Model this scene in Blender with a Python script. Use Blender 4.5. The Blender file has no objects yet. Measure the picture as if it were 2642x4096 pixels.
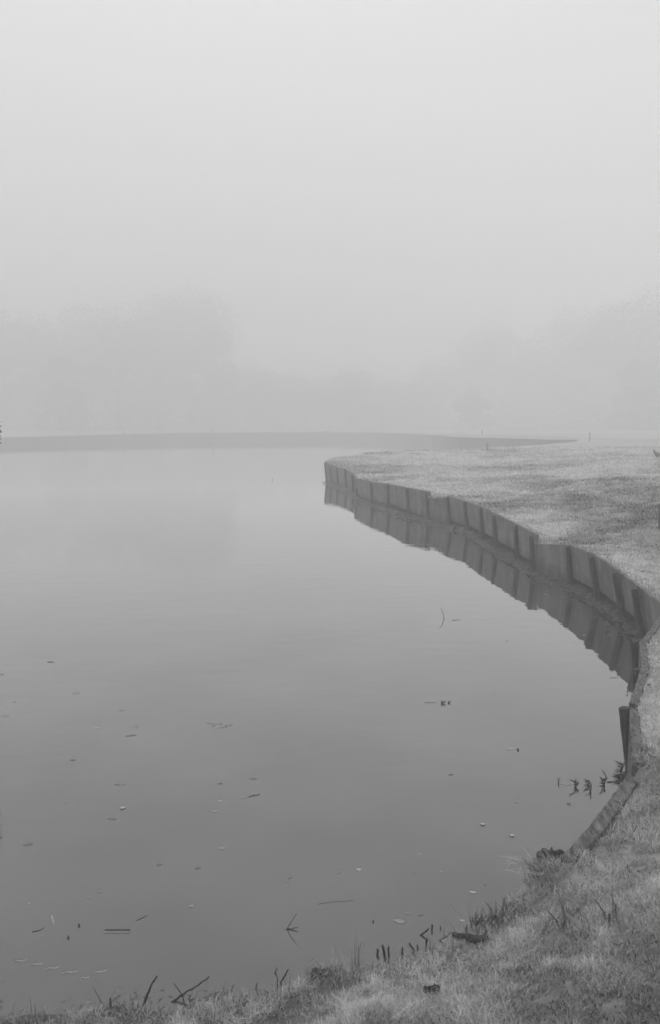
import bpy, bmesh, math, random
import numpy as np
from mathutils import Vector, Matrix, noise
from mathutils.geometry import delaunay_2d_cdt

random.seed(7); rng = np.random.default_rng(7)
S = bpy.context.scene
COL = S.collection

# ------------------------------------------------------------------ camera, world, sun, exposure
FPX, CX, CY, HOR = 3400.0, 1321.0, 2048.0, 1700.0          # photo pixels
CAMZ = 2.4
PITCH = math.atan((CY - HOR) / FPX)
cam_d = bpy.data.cameras.new("camera"); cam = bpy.data.objects.new("camera", cam_d); COL.objects.link(cam)
cam.location = (0, 0, CAMZ); cam.rotation_euler = (math.pi / 2 - PITCH, 0, 0)
cam_d.sensor_fit = 'VERTICAL'; cam_d.sensor_height = 36; cam_d.lens = 36 * FPX / 4096
cam_d.clip_start = 0.05; cam_d.clip_end = 3000
cam_d.dof.use_dof = True; cam_d.dof.focus_distance = 11; cam_d.dof.aperture_fstop = 5.6
S.camera = cam

w = bpy.data.worlds.new("World"); S.world = w; w.use_nodes = True
nt = w.node_tree; nt.nodes.clear()
SUN_EL, SUN_ROT = math.radians(62), math.radians(-8)
sky = nt.nodes.new('ShaderNodeTexSky'); sky.sky_type = 'NISHITA'; sky.sun_disc = False
sky.sun_elevation = SUN_EL; sky.sun_rotation = SUN_ROT; sky.dust_density = 8; sky.air_density = 1.5
bw = nt.nodes.new('ShaderNodeRGBToBW')
mx = nt.nodes.new('ShaderNodeMix'); mx.data_type = 'FLOAT'; mx.inputs[0].default_value = 0.6; mx.inputs[3].default_value = 9.0
bg = nt.nodes.new('ShaderNodeBackground'); bg.inputs[1].default_value = 0.12
out = nt.nodes.new('ShaderNodeOutputWorld')
nt.links.new(sky.outputs[0], bw.inputs[0]); nt.links.new(bw.outputs[0], mx.inputs[2])
nt.links.new(mx.outputs[0], bg.inputs[0]); nt.links.new(bg.outputs[0], out.inputs[0])

sd = bpy.data.lights.new("sun", 'SUN'); sd.energy = 0.8; sd.angle = math.radians(25); sd.color = (1, 1, 1)
sun = bpy.data.objects.new("sun", sd); COL.objects.link(sun)
sv = Vector((math.cos(SUN_EL) * math.sin(SUN_ROT), math.cos(SUN_EL) * math.cos(SUN_ROT), math.sin(SUN_EL)))
sun.rotation_euler = sv.to_track_quat('Z', 'Y').to_euler(); sun.location = (0, 0, 60)

S.view_settings.view_transform = 'Standard'; S.view_settings.look = 'None'
S.view_settings.exposure = 0.05; S.view_settings.gamma = 1
S.render.engine = 'CYCLES'
cy = S.cycles
cy.use_denoising = True; cy.max_bounces = 16; cy.volume_bounces = 12; cy.diffuse_bounces = 3; cy.glossy_bounces = 3
cy.use_adaptive_sampling = True; cy.adaptive_threshold = 0.015
HAZE = 0.0132

# ------------------------------------------------------------------ helpers
def ray(u, v):
    x = (u - CX) / FPX; y = -(v - CY) / FPX
    c, s = math.cos(PITCH), math.sin(PITCH)
    return Vector((x, c + y * s, -s + y * c))
def G(u, v, z=0.0):                       # point of the place at height z seen there in the photo
    d = ray(u, v); t = (z - CAMZ) / d.z
    return Vector((d.x * t, d.y * t, z))
def AT(u, v, Y):                          # point at distance Y from the photographer
    d = ray(u, v); t = Y / d.y
    return Vector((d.x * t, Y, CAMZ + d.z * t))
def mpp(Y): return Y / FPX

def tag(o, label=None, cat=None, group=None, kind=None):
    if label: o['label'] = label
    if cat: o['category'] = cat
    if group: o['group'] = group
    if kind: o['kind'] = kind
    return o
def link(name, me, mat=None, parent=None, loc=None):
    o = bpy.data.objects.new(name, me); COL.objects.link(o)
    if mat: me.materials.append(mat)
    if loc is not None: o.location = loc
    if parent: o.parent = parent
    return o
def empty(name, loc=(0, 0, 0)):
    o = bpy.data.objects.new(name, None); COL.objects.link(o); o.location = loc; o.empty_display_size = .2
    return o

class MB:
    def __init__(s): s.v = []; s.f = []; s.o = Vector((0, 0, 0))
    def add(s, vs, fs):
        n = len(s.v); s.v += [tuple(Vector(p) - s.o) for p in vs]; s.f += [tuple(i + n for i in f) for f in fs]
    def tube(s, pts, rad, n=8, rough=0.0, cap=True):
        pts = [Vector(p) for p in pts]; vs = []; fs = []
        for i, p in enumerate(pts):
            t = (pts[min(i + 1, len(pts) - 1)] - pts[max(i - 1, 0)])
            t = t.normalized() if t.length > 1e-9 else Vector((0, 0, 1))
            a = t.cross(Vector((0, 0, 1)) if abs(t.z) < .9 else Vector((0, 1, 0))).normalized(); b = t.cross(a)
            r = rad[i] if hasattr(rad, '__len__') else rad
            for k in range(n):
                th = 2 * math.pi * k / n
                rr = r * (1 + rough * random.uniform(-1, 1))
                vs.append(p + (a * math.cos(th) + b * math.sin(th)) * rr)
        for i in range(len(pts) - 1):
            for k in range(n):
                k2 = (k + 1) % n
                fs.append((i * n + k, i * n + k2, (i + 1) * n + k2, (i + 1) * n + k))
        if cap: fs.append(tuple(range(n))[::-1]); fs.append(tuple((len(pts) - 1) * n + k for k in range(n)))
        s.add(vs, fs)
    def build(s, name, mat, parent=None, smooth=True, loc=None):
        me = bpy.data.meshes.new(name); me.from_pydata(s.v, [], s.f)
        if smooth: me.polygons.foreach_set('use_smooth', [True] * len(me.polygons))
        me.update()
        return link(name, me, mat, parent, loc)

def grey(v): return (v, v, v, 1)
def mat_noise(name, lo, hi, scale=6, detail=6, rough=.85, bump=.3, stretch=(1, 1, 1), bscale=None, spec=.3, coord='Object', dist=.02, extra=None):
    m = bpy.data.materials.new(name); m.use_nodes = True; n = m.node_tree.nodes; L = m.node_tree.links
    b = n['Principled BSDF']; b.inputs['Roughness'].default_value = rough; b.inputs['Specular IOR Level'].default_value = spec
    tc = n.new('ShaderNodeTexCoord'); mp = n.new('ShaderNodeMapping'); mp.inputs['Scale'].default_value = stretch
    L.new(tc.outputs[coord], mp.inputs[0])
    t = n.new('ShaderNodeTexNoise'); t.inputs['Scale'].default_value = scale; t.inputs['Detail'].default_value = detail
    t.inputs['Roughness'].default_value = .65
    L.new(mp.outputs[0], t.inputs['Vector'])
    r = n.new('ShaderNodeValToRGB'); r.color_ramp.elements[0].position = .3; r.color_ramp.elements[1].position = .72
    r.color_ramp.elements[0].color = grey(lo); r.color_ramp.elements[1].color = grey(hi)
    L.new(t.outputs[0], r.inputs[0]); L.new(r.outputs[0], b.inputs['Base Color'])
    t2 = n.new('ShaderNodeTexNoise'); t2.inputs['Scale'].default_value = bscale or scale * 4; t2.inputs['Detail'].default_value = 8
    L.new(mp.outputs[0], t2.inputs['Vector'])
    bp = n.new('ShaderNodeBump'); bp.inputs['Strength'].default_value = bump; bp.inputs['Distance'].default_value = dist
    L.new(t2.outputs[0], bp.inputs['Height']); L.new(bp.outputs[0], b.inputs['Normal'])
    if extra: extra(m, n, L, b, tc, r)
    return m

# wall panels: rain-streaked weathered boards, damp band low down
def streaks(m, n, L, b, tc, r):
    mp = n.new('ShaderNodeMapping'); mp.inputs['Scale'].default_value = (4.5, 4.5, .5)
    L.new(tc.outputs['Object'], mp.inputs[0])
    t = n.new('ShaderNodeTexNoise'); t.inputs['Scale'].default_value = 1.6; t.inputs['Detail'].default_value = 5
    L.new(mp.outputs[0], t.inputs['Vector'])
    rr = n.new('ShaderNodeMapRange'); rr.inputs[1].default_value = .35; rr.inputs[2].default_value = .7
    rr.inputs[3].default_value = .7; rr.inputs[4].default_value = 1.2
    L.new(t.outputs[0], rr.inputs[0])
    # horizontal grain
    mp2 = n.new('ShaderNodeMapping'); mp2.inputs['Scale'].default_value = (1.2, 1.2, 26)
    L.new(tc.outputs['Object'], mp2.inputs[0])
    t2 = n.new('ShaderNodeTexNoise'); t2.inputs['Scale'].default_value = 1.5; t2.inputs['Detail'].default_value = 4
    L.new(mp2.outputs[0], t2.inputs['Vector'])
    r2 = n.new('ShaderNodeMapRange'); r2.inputs[3].default_value = .75; r2.inputs[4].default_value = 1.25
    L.new(t2.outputs[0], r2.inputs[0])
    # damp line stain near the water
    sx = n.new('ShaderNodeSeparateXYZ'); L.new(tc.outputs['Object'], sx.inputs[0])
    ad = n.new('ShaderNodeMath'); ad.operation = 'MULTIPLY_ADD'; ad.inputs[1].default_value = .25
    L.new(t.outputs[0], ad.inputs[0]); L.new(sx.outputs[2], ad.inputs[2])
    dz = n.new('ShaderNodeMapRange'); dz.inputs[1].default_value = .22; dz.inputs[2].default_value = .42
    dz.inputs[3].default_value = .55; dz.inputs[4].default_value = 1.0
    L.new(ad.outputs[0], dz.inputs[0])
    a = n.new('ShaderNodeMath'); a.operation = 'MULTIPLY'; L.new(rr.outputs[0], a.inputs[0]); L.new(r2.outputs[0], a.inputs[1])
    c = n.new('ShaderNodeMath'); c.operation = 'MULTIPLY'; L.new(a.outputs[0], c.inputs[0]); L.new(dz.outputs[0], c.inputs[1])
    v = n.new('ShaderNodeVectorMath'); v.operation = 'SCALE'
    L.new(r.outputs[0], v.inputs[0]); L.new(c.outputs[0], v.inputs[3]); L.new(v.outputs[0], b.inputs['Base Color'])
M = {}
M['panel'] = mat_noise('weathered_board', .10, .21, 3, 5, .85, .35, bscale=22, extra=streaks)
M['post'] = mat_noise('wet_post_timber', .015, .085, 14, 8, .85, 1.0, stretch=(1, 1, .25), bscale=40)
M['edge'] = mat_noise('grey_edging_timber', .03, .22, 26, 9, .95, .8, stretch=(1.6, .5, 1), bscale=60)
M['farwall'] = mat_noise('far_board', .06, .11, 1.2, 4, .9, .3, stretch=(1, 1, .3))
M['stake'] = mat_noise('stake_wood', .05, .11, 9, 5, .8, .4)
M['mud'] = mat_noise('mud', .012, .06, 7, 8, .6, .9, bscale=30, dist=.05)
M['rock'] = mat_noise('damp_rock', .05, .20, 9, 8, .65, .8, bscale=30)
M['twig'] = mat_noise('wet_twig', .015, .06, 30, 5, .6, .5)
M['straw'] = mat_noise('pale_reed', .28, .5, 25, 5, .7, .3)
M['weed'] = mat_noise('dark_water_weed', .04, .11, 30, 4, .6, .3)
M['leafdark'] = mat_noise('sodden_leaf', .08, .16, 30, 4, .5, .3)
M['leafmid'] = mat_noise('waterlogged_leaf', .19, .28, 30, 4, .5, .3)
M['leafpale'] = mat_noise('pale_leaf', .28, .5, 30, 4, .6, .3)
M['bark'] = mat_noise('bark', .05, .1, 4, 6, .9, .6, stretch=(1, 1, .2))
M['foliage'] = mat_noise('foliage', .04, .09, 1.5, 4, .8, 0.1)
M['feather'] = mat_noise('dark_feathers', .02, .05, 14, 5, .6, .3)

# ------------------------------------------------------------------ wall geometry taken from where things stand
# posts of the long wall: (base u, base v, top u, top v)
C1 = lambda x, y: (1200 + x * .5195, 1680 + y * .5195)
C3 = lambda x, y: (1642 + x * .649, 2080 + y * .649)
posts_px = [C1(208, 484) + C1(194, 324), C1(243, 494) + C1(238, 350), C1(295, 512) + C1(288, 370), C1(357, 534) + C1(350, 380),
            C1(412, 566) + C1(403, 420), C1(447, 604) + C1(430, 446), C1(557, 655) + C1(550, 478), C1(683, 690) + C1(678, 492),
            C1(838, 745) + C1(825, 522), C1(990, 780) + C1(975, 555), C1(1158, 822) + C1(1138, 588), C1(1290, 865) + C1(1270, 625),
            C1(1408, 935) + C1(1395, 672), C1(1510, 1000) + C1(1495, 730),
            (2068, 2247, 2064, 2100), (2133, 2293, 2126, 2141), (2284, 2350, 2272, 2182), (2393, 2411, 2364, 2219),
            (2494, 2490, 2461, 2287), (2568, 2561, 2538, 2350)]
POST = []
for bu, bv, tu, tv in posts_px:
    b = G(bu, bv, 0); POST.append((b, AT(tu, tv, b.y) - Vector((0, 0, .025))))
last = G(2655, 2651, 0)
# panel tops: px at left and right end of each board between consecutive posts; bz = lower edge height
ptop = [((1299, 1846), (1322, 1858)), ((1322, 1858), (1350, 1868)), ((1350, 1868), (1383, 1876)), ((1384, 1877), (1414, 1895)),
        ((1414, 1896), (1428, 1911)), ((1418, 1912), (1486, 1926)), ((1486, 1927), (1552, 1935)), ((1554, 1936), (1629, 1951)),
        ((1629, 1951), (1719, 1967)), ((1712, 1988), (1791, 1987)), ((1791, 1984), (1862, 2005)), ((1862, 2004), (1925, 2026)),
        ((1927, 2026), (1985, 2056)), ((1985, 2056), (2065, 2096)), ((2066, 2096), (2146, 2137)), ((2136, 2176), (2277, 2178)),
        ((2282, 2179), (2375, 2217)), ((2376, 2217), (2474, 2282)), ((2476, 2284), (2553, 2345)), ((2554, 2347), (2646, 2411))]
pbz = [0, .02, .05, .04, .02, .08, .14, .16, .12, .02, .14, .16, .18, .17, .14, .0, .14, .16, .16, .12]
inl = .045
PANEL = []
for i, (a, b) in enumerate(ptop):
    A = POST[i][0]; B = POST[i + 1][0] if i + 1 < len(POST) else last
    d = (B - A).normalized(); nrm = Vector((-d.y, d.x, 0))
    if nrm.x < 0: nrm = -nrm                               # inland = to the right/back
    ta = AT(a[0], a[1], A.y + .05); tb = AT(b[0], b[1], B.y + .05)
    PANEL.append((A + nrm * inl, B + nrm * inl, ta, tb, pbz[i], nrm))
HN = .59
NEAR = [G(2652, 2446, HN), G(2569, 2558, HN), G(2557, 2563, HN), G(2566, 2669, HN), G(2518, 2812, HN), G(2519, 2829, HN), G(2530, 3047, HN)]
EDGE = [G(2520, 3078, .52), G(2437, 3196, .47), G(2353, 3307, .41), G(2242, 3428, .33)]
bank_px = [(2196, 3452, .27), (2122, 3545, .22), (2057, 3600, .18), (1914, 3690, .14), (1804, 3745, .11), (1720, 3790, .085), (1642, 3822, .07),
           (1480, 3862, .06), (1340, 3895, .05), (1247, 3902, .05), (1130, 3940, .045), (1000, 3975, .04), (800, 4010, .035), (565, 4046, .03), (260, 4078, .025), (0, 4096, .02)]
BANK = [G(*p) for p in bank_px]
# back edge of the spit, the inlet head and the far bank
BACK = [AT(1317, 1837, 37), AT(1380, 1827, 39.8), AT(1449, 1816, 43), AT(1550, 1810, 46), AT(1647, 1806, 48.5), AT(1709, 1804, 50), AT(1948, 1792, 56), AT(2050, 1786, 60), AT(2154, 1779, 65), AT(2299, 1767, 73)]
FAR = [Vector((21.9, 75, 1.1)), Vector((19.3, 76, 1.1)), Vector((12.9, 83.5, 1.2)), Vector((12.3, 112, 1.22)), Vector((6, 129, 1.24)), Vector((0, 136, 1.24)), Vector((-11, 133, 1.24)),
       Vector((-22.3, 128, 1.23)), Vector((-29, 119, 1.1)), Vector((-34, 109, 1.0)), Vector((-39, 101, .92)), Vector((-50, 94, .9)), Vector((-75, 86, .9))]
LEFT = [Vector((-105, 60, .8)), Vector((-110, 20, .7)), Vector((-70, -8, .5)), Vector((-25, -6, .3)), Vector((-9, .4, .15)), Vector((-4, 2.4, .06)), Vector((-2.2, 3.1, .03))]

# lake outline
lake = []
lake += [p.copy() for p in reversed(BANK)]
TH = .055
def inward(pl):  # inland offset of the near wall: away from the lake, to the right
    o = []
    for i, p in enumerate(pl):
        d = (pl[min(i + 1, len(pl) - 1)] - pl[max(i - 1, 0)]); d.z = 0; d.normalize()
        n_ = Vector((-d.y, d.x, 0))
        if n_.x < 0: n_ = -n_
        o.append(p + n_ * TH * .7)
    return o
lake += [p - Vector((0, 0, .03)) for p in inward(list(reversed(EDGE)))]
lake += [p - Vector((0, 0, .02)) for p in inward([NEAR[6], NEAR[5], NEAR[3], NEAR[2], NEAR[0]])]
for (A, B, ta, tb, bz, nr) in reversed(PANEL):
    for q in (tb, ta):
        if (lake[-1].xy - q.xy).length > .05: lake.append(Vector((q.x, q.y, q.z - .01)) + nr * .03)
lake += [p - Vector((0, 0, .01)) for p in BACK] + FAR + LEFT
# resample long pieces, roughen the natural bank
def resample(P, step):
    o = []
    for i in range(len(P)):
        a, b = P[i], P[(i + 1) % len(P)]
        L_ = (b - a).xy.length; st = max(step, .02 * ((a + b) / 2).xy.length)
        k = max(1, int(L_ / st))
        for j in range(k): o.append(a.lerp(b, j / k))
    return o
lake = resample(lake, .06)
for p in lake:
    if p.y < 4.3 and p.x < 1.25:
        nn = noise.noise(Vector((p.x * 4, p.y * 4, 3))) * .10 + noise.noise(Vector((p.x * 14, p.y * 14, 9))) * .06
        p.y += nn
LP = np.array([[p.x, p.y, p.z] for p in lake])
def in_lake(x, y):
    x = np.asarray(x); y = np.asarray(y); c = np.zeros(x.shape, bool); j = len(LP) - 1
    for i in range(len(LP)):
        xi, yi = LP[i, 0], LP[i, 1]; xj, yj = LP[j, 0], LP[j, 1]
        c ^= ((yi > y) != (yj > y)) & (x < (xj - xi) * (y - yi) / (yj - yi + 1e-12) + xi)
        j = i
    return c
ctrl = np.array([[0, 0, .72], [0, 1.4, .6], [2, 1.5, .6], [-2, 1, .4], [1.2, 2.6, .36], [.2, 2.6, .26], [-1, 2.6, .13], [2, 3.2, .5], [2.6, 4.6, .6], [3.4, 6.5, .62], [5, 9, .68], [7, 14, .8], [9, 20, .9], [9, 9, .9], [14, 18, 1.05],
                 [12, 30, 1.0], [20, 45, 1.05], [30, 70, 1.15], [40, 40, 1.2], [0, 170, 1.4], [60, 150, 1.5], [-60, 150, 1.4], [100, 60, 1.5], [60, 0, 1.2], [0, -40, 1.2], [20, -10, 1.0]])
CP = np.vstack([LP, ctrl]); CW = np.concatenate([np.full(len(LP), 1.0), np.full(len(ctrl), 10.0)])
def vnoise(x, y, f, seed=0):
    """smooth value noise, numpy"""
    X = x * f + seed * 17.3; Y = y * f + seed * 9.1
    xi = np.floor(X).astype(np.int64); yi = np.floor(Y).astype(np.int64); fx = X - xi; fy = Y - yi
    fx = fx * fx * (3 - 2 * fx); fy = fy * fy * (3 - 2 * fy)
    def h(a, b):
        n_ = (a * 374761393 + b * 668265263 + seed * 1274126177) & 0x7fffffff
        n_ = ((n_ ^ (n_ >> 13)) * 1274126177) & 0x7fffffff
        return ((n_ ^ (n_ >> 16)) & 0xffff) / 65535.0
    return (h(xi, yi) * (1 - fx) + h(xi + 1, yi) * fx) * (1 - fy) + (h(xi, yi + 1) * (1 - fx) + h(xi + 1, yi + 1) * fx) * fy - .5
def ground_z(x, y):
    x = np.asarray(x, float); y = np.asarray(y, float); z = np.empty(x.shape); dm = np.empty(x.shape)
    for s in range(0, len(x), 4000):
        dx = x[s:s + 4000, None] - CP[None, :, 0]; dy = y[s:s + 4000, None] - CP[None, :, 1]
        d2 = dx * dx + dy * dy + 1e-5
        wt = CW[None] / d2 ** 1.6
        z[s:s + 4000] = (wt * CP[None, :, 2]).sum(1) / wt.sum(1)
        dm[s:s + 4000] = np.sqrt(d2[:, :len(LP)].min(1))
    k = np.clip(dm / .25, 0, 1); k2 = np.clip(dm / 1.5, 0, 1)
    z = z + k * (vnoise(x, y, 7, 1) * .025 + vnoise(x, y, 2.3, 2) * .05) + k2 * (vnoise(x, y, .8, 3) * .17 + vnoise(x, y, .25, 4) * .22)
    return z, dm
def gz(x, y): return float(ground_z([x], [y])[0][0])

# ------------------------------------------------------------------ ground sheet
pts = []
for a in np.radians(np.arange(-34, 34.01, .45)):
    r = 2.0
    while r < 60: pts.append((math.sin(a) * r, math.cos(a) * r)); r *= 1.017
for a in np.radians(np.arange(0, 360, 4)):
    r = 1.5
    while r < 410:
        if not (r < 60 and (a < math.radians(35) or a > math.radians(325))): pts.append((math.sin(a) * r, math.cos(a) * r))
        r *= 1.09
pts = np.array(pts); pts += rng.uniform(-.004, .004, pts.shape) * np.linalg.norm(pts, axis=1)[:, None]
pts = pts[~in_lake(pts[:, 0], pts[:, 1])]
_, dm = ground_z(pts[:, 0], pts[:, 1])
pts = pts[dm > np.clip(.006 * np.linalg.norm(pts, axis=1), .015, 1)]
n0 = len(LP); ring = 64
V2 = [Vector((p[0], p[1])) for p in LP] + [Vector((math.sin(t) * 425, math.cos(t) * 425)) for t in np.linspace(0, 2 * math.pi, ring, endpoint=False)] + [Vector(p) for p in pts]
E2 = [(i, (i + 1) % n0) for i in range(n0)] + [(n0 + i, n0 + (i + 1) % ring) for i in range(ring)]
vo, eo, fo, *_ = delaunay_2d_cdt(V2, E2, [], 1, 1e-6)
vx = np.array([[v.x, v.y] for v in vo])
ff = np.array([f for f in fo if len(f) == 3])
cen = vx[ff].mean(1)
ff = ff[~in_lake(cen[:, 0], cen[:, 1])]
zz, dmv = ground_z(vx[:, 0], vx[:, 1])
verts = [(vx[i, 0], vx[i, 1], zz[i]) for i in range(len(vx))]
faces = [tuple(int(k) for k in f) for f in ff]
# skirt under the shoreline, sloping out where the bank is natural
base = len(verts)
lz = ground_z(LP[:, 0], LP[:, 1])[0]
nat = [(p[1] < 4.35 and p[0] < 1.3) for p in LP]
for i in range(n0):
    a = LP[i - 1]; b = LP[(i + 1) % n0]; d = Vector((b[0] - a[0], b[1] - a[1], 0)).normalized(); nn = Vector((-d.y, d.x, 0))
    p = Vector(LP[i])
    test = p + nn * .02
    if not bool(in_lake(np.array([test.x]), np.array([test.y]))[0]): nn = -nn
    off = (.10 + .05 * math.sin(i * .7)) if nat[i] else 0
    q0 = Vector((p.x, p.y, lz[i]))
    q1 = q0 + nn * off * .3; q1.z = lz[i] * .55
    q2 = q0 + nn * off; q2.z = -.25
    if not nat[i]:                                     # the fill falls back behind the boards
        q1 = q0 - nn * .16; q1.z = lz[i] * .5; q2 = q0 - nn * .34; q2.z = -.25
    verts += [tuple(q0), tuple(q1), tuple(q2)]
for i in range(n0):
    j = (i + 1) % n0
    for k in range(2): faces.append((base + i * 3 + k, base + j * 3 + k, base + j * 3 + k + 1, base + i * 3 + k + 1))
me = bpy.data.meshes.new('ground'); me.from_pydata(verts, [], faces); me.polygons.foreach_set('use_smooth', [True] * len(me.polygons)); me.update()

# turf tones: pale winter grass, darker patches; the same field drives sheet and blades
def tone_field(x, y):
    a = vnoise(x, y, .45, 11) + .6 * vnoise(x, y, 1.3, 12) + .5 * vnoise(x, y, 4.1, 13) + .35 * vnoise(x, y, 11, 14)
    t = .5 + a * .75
    # darker grass patch right of the wall
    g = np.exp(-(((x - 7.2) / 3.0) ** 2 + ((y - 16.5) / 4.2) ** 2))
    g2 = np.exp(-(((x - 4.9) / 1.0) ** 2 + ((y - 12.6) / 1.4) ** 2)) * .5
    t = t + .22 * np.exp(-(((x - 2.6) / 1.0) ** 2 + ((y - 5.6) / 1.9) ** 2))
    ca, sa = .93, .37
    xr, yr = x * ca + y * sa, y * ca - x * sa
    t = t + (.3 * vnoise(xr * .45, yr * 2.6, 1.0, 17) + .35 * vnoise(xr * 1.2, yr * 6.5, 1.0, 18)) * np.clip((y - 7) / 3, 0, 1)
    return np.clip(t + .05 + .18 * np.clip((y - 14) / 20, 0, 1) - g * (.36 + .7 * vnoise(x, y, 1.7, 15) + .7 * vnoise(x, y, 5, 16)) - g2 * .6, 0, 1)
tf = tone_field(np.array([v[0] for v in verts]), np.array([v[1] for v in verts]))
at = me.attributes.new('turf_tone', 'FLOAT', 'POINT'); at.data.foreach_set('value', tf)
gm = bpy.data.materials.new('turf_soil'); gm.use_nodes = True
n = gm.node_tree.nodes; L = gm.node_tree.links; b = n['Principled BSDF']; b.inputs['Roughness'].default_value = .95; b.inputs['Specular IOR Level'].default_value = .1
tc = n.new('ShaderNodeTexCoord'); an = n.new('ShaderNodeAttribute'); an.attribute_name = 'turf_tone'
t1 = n.new('ShaderNodeTexNoise'); t1.inputs['Scale'].default_value = 14; t1.inputs['Detail'].default_value = 10; t1.inputs['Roughness'].default_value = .75
mp = n.new('ShaderNodeMapping'); mp.inputs['Scale'].default_value = (.6, 1.3, 1); mp.inputs['Rotation'].default_value = (0, 0, .25)
L.new(tc.outputs['Object'], mp.inputs[0]); L.new(mp.outputs[0], t1.inputs['Vector'])
mr = n.new('ShaderNodeMapRange'); mr.inputs[1].default_value = .3; mr.inputs[2].default_value = .7; mr.inputs[3].default_value = .45; mr.inputs[4].default_value = 1.35
L.new(t1.outputs[0], mr.inputs[0])
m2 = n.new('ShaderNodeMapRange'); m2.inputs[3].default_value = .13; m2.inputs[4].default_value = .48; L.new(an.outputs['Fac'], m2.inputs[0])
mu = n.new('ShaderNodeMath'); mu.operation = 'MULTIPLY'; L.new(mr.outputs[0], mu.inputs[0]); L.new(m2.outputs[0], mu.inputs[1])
# bare mud low at the waterline
sx = n.new('ShaderNodeSeparateXYZ'); L.new(tc.outputs['Object'], sx.inputs[0])
md = n.new('ShaderNodeMapRange'); md.inputs[1].default_value = .02; md.inputs[2].default_value = .16; md.inputs[3].default_value = .35; md.inputs[4].default_value = 1
L.new(sx.outputs[2], md.inputs[0])
mm = n.new('ShaderNodeMath'); mm.operation = 'MULTIPLY'; L.new(mu.outputs[0], mm.inputs[0]); L.new(md.outputs[0], mm.inputs[1])
L.new(mm.outputs[0], b.inputs['Base Color'])
bp = n.new('ShaderNodeBump'); bp.inputs['Strength'].default_value = .7; bp.inputs['Distance'].default_value = .05
L.new(t1.outputs[0], bp.inputs['Height']); L.new(bp.outputs[0], b.inputs['Normal'])
tag(link('ground', me, gm), kind='structure')

# ------------------------------------------------------------------ water
wm = bpy.data.materials.new('lake_water'); wm.use_nodes = True
n = wm.node_tree.nodes; L = wm.node_tree.links; b = n['Principled BSDF']
b.inputs['Base Color'].default_value = grey(.085); b.inputs['Roughness'].default_value = .9; b.inputs['Specular IOR Level'].default_value = 0
tc = n.new('ShaderNodeTexCoord'); mp = n.new('ShaderNodeMapping'); mp.inputs['Scale'].default_value = (1, 1.6, 1)
L.new(tc.outputs['Object'], mp.inputs[0])
t = n.new('ShaderNodeTexNoise'); t.inputs['Scale'].default_value = 2.2; t.inputs['Detail'].default_value = 3; t.inputs['Roughness'].default_value = .45
L.new(mp.outputs[0], t.inputs['Vector'])
tb_ = n.new('ShaderNodeTexNoise'); tb_.inputs['Scale'].default_value = .5; L.new(tc.outputs['Object'], tb_.inputs['Vector'])
mrr = n.new('ShaderNodeMapRange'); mrr.inputs[1].default_value = .4; mrr.inputs[2].default_value = .65; mrr.inputs[3].default_value = .05; mrr.inputs[4].default_value = .14
L.new(tb_.outputs[0], mrr.inputs[0])
bp = n.new('ShaderNodeBump'); bp.inputs['Distance'].default_value = .02
L.new(mrr.outputs[0], bp.inputs['Strength']); L.new(t.outputs[0], bp.inputs['Height']); L.new(bp.outputs[0], b.inputs['Normal'])
# silt clouds in the murky water
ts = n.new('ShaderNodeTexNoise'); ts.inputs['Scale'].default_value = .9; ts.inputs['Detail'].default_value = 4; L.new(tc.outputs['Object'], ts.inputs['Vector'])
ms = n.new('ShaderNodeMapRange'); ms.inputs[1].default_value = .3; ms.inputs[2].default_value = .7; ms.inputs[3].default_value = .025; ms.inputs[4].default_value = .065
L.new(ts.outputs[0], ms.inputs[0]); L.new(ms.outputs[0], b.inputs['Base Color'])
# mirror layer over the murk, strength by Fresnel
gl = n.new('ShaderNodeBsdfGlossy'); gl.inputs['Roughness'].default_value = .02; gl.inputs['Color'].default_value = grey(1); L.new(bp.outputs[0], gl.inputs['Normal'])
fr = n.new('ShaderNodeFresnel'); fr.inputs['IOR'].default_value = 1.333; L.new(bp.outputs[0], fr.inputs['Normal'])
pw = n.new('ShaderNodeMath'); pw.operation = 'POWER'; pw.inputs[1].default_value = .747; L.new(fr.outputs[0], pw.inputs[0])
ml = n.new('ShaderNodeMath'); ml.operation = 'MULTIPLY'; ml.use_clamp = True; ml.inputs[1].default_value = 1.4; L.new(pw.outputs[0], ml.inputs[0])
mxw = n.new('ShaderNodeMixShader'); L.new(ml.outputs[0], mxw.inputs[0]); L.new(b.outputs[0], mxw.inputs[1]); L.new(gl.outputs[0], mxw.inputs[2]); L.new(mxw.outputs[0], n['Material Output'].inputs[0])
mb = MB()
N_ = 64
mb.add([(0, 0, 0)] + [(math.cos(t) * 424, math.sin(t) * 424, 0) for t in np.linspace(0, 2 * math.pi, N_, endpoint=False)], [(0, i + 1, (i + 1) % N_ + 1) for i in range(N_)])
tag(mb.build('water', wm, smooth=False), kind='structure')

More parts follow.
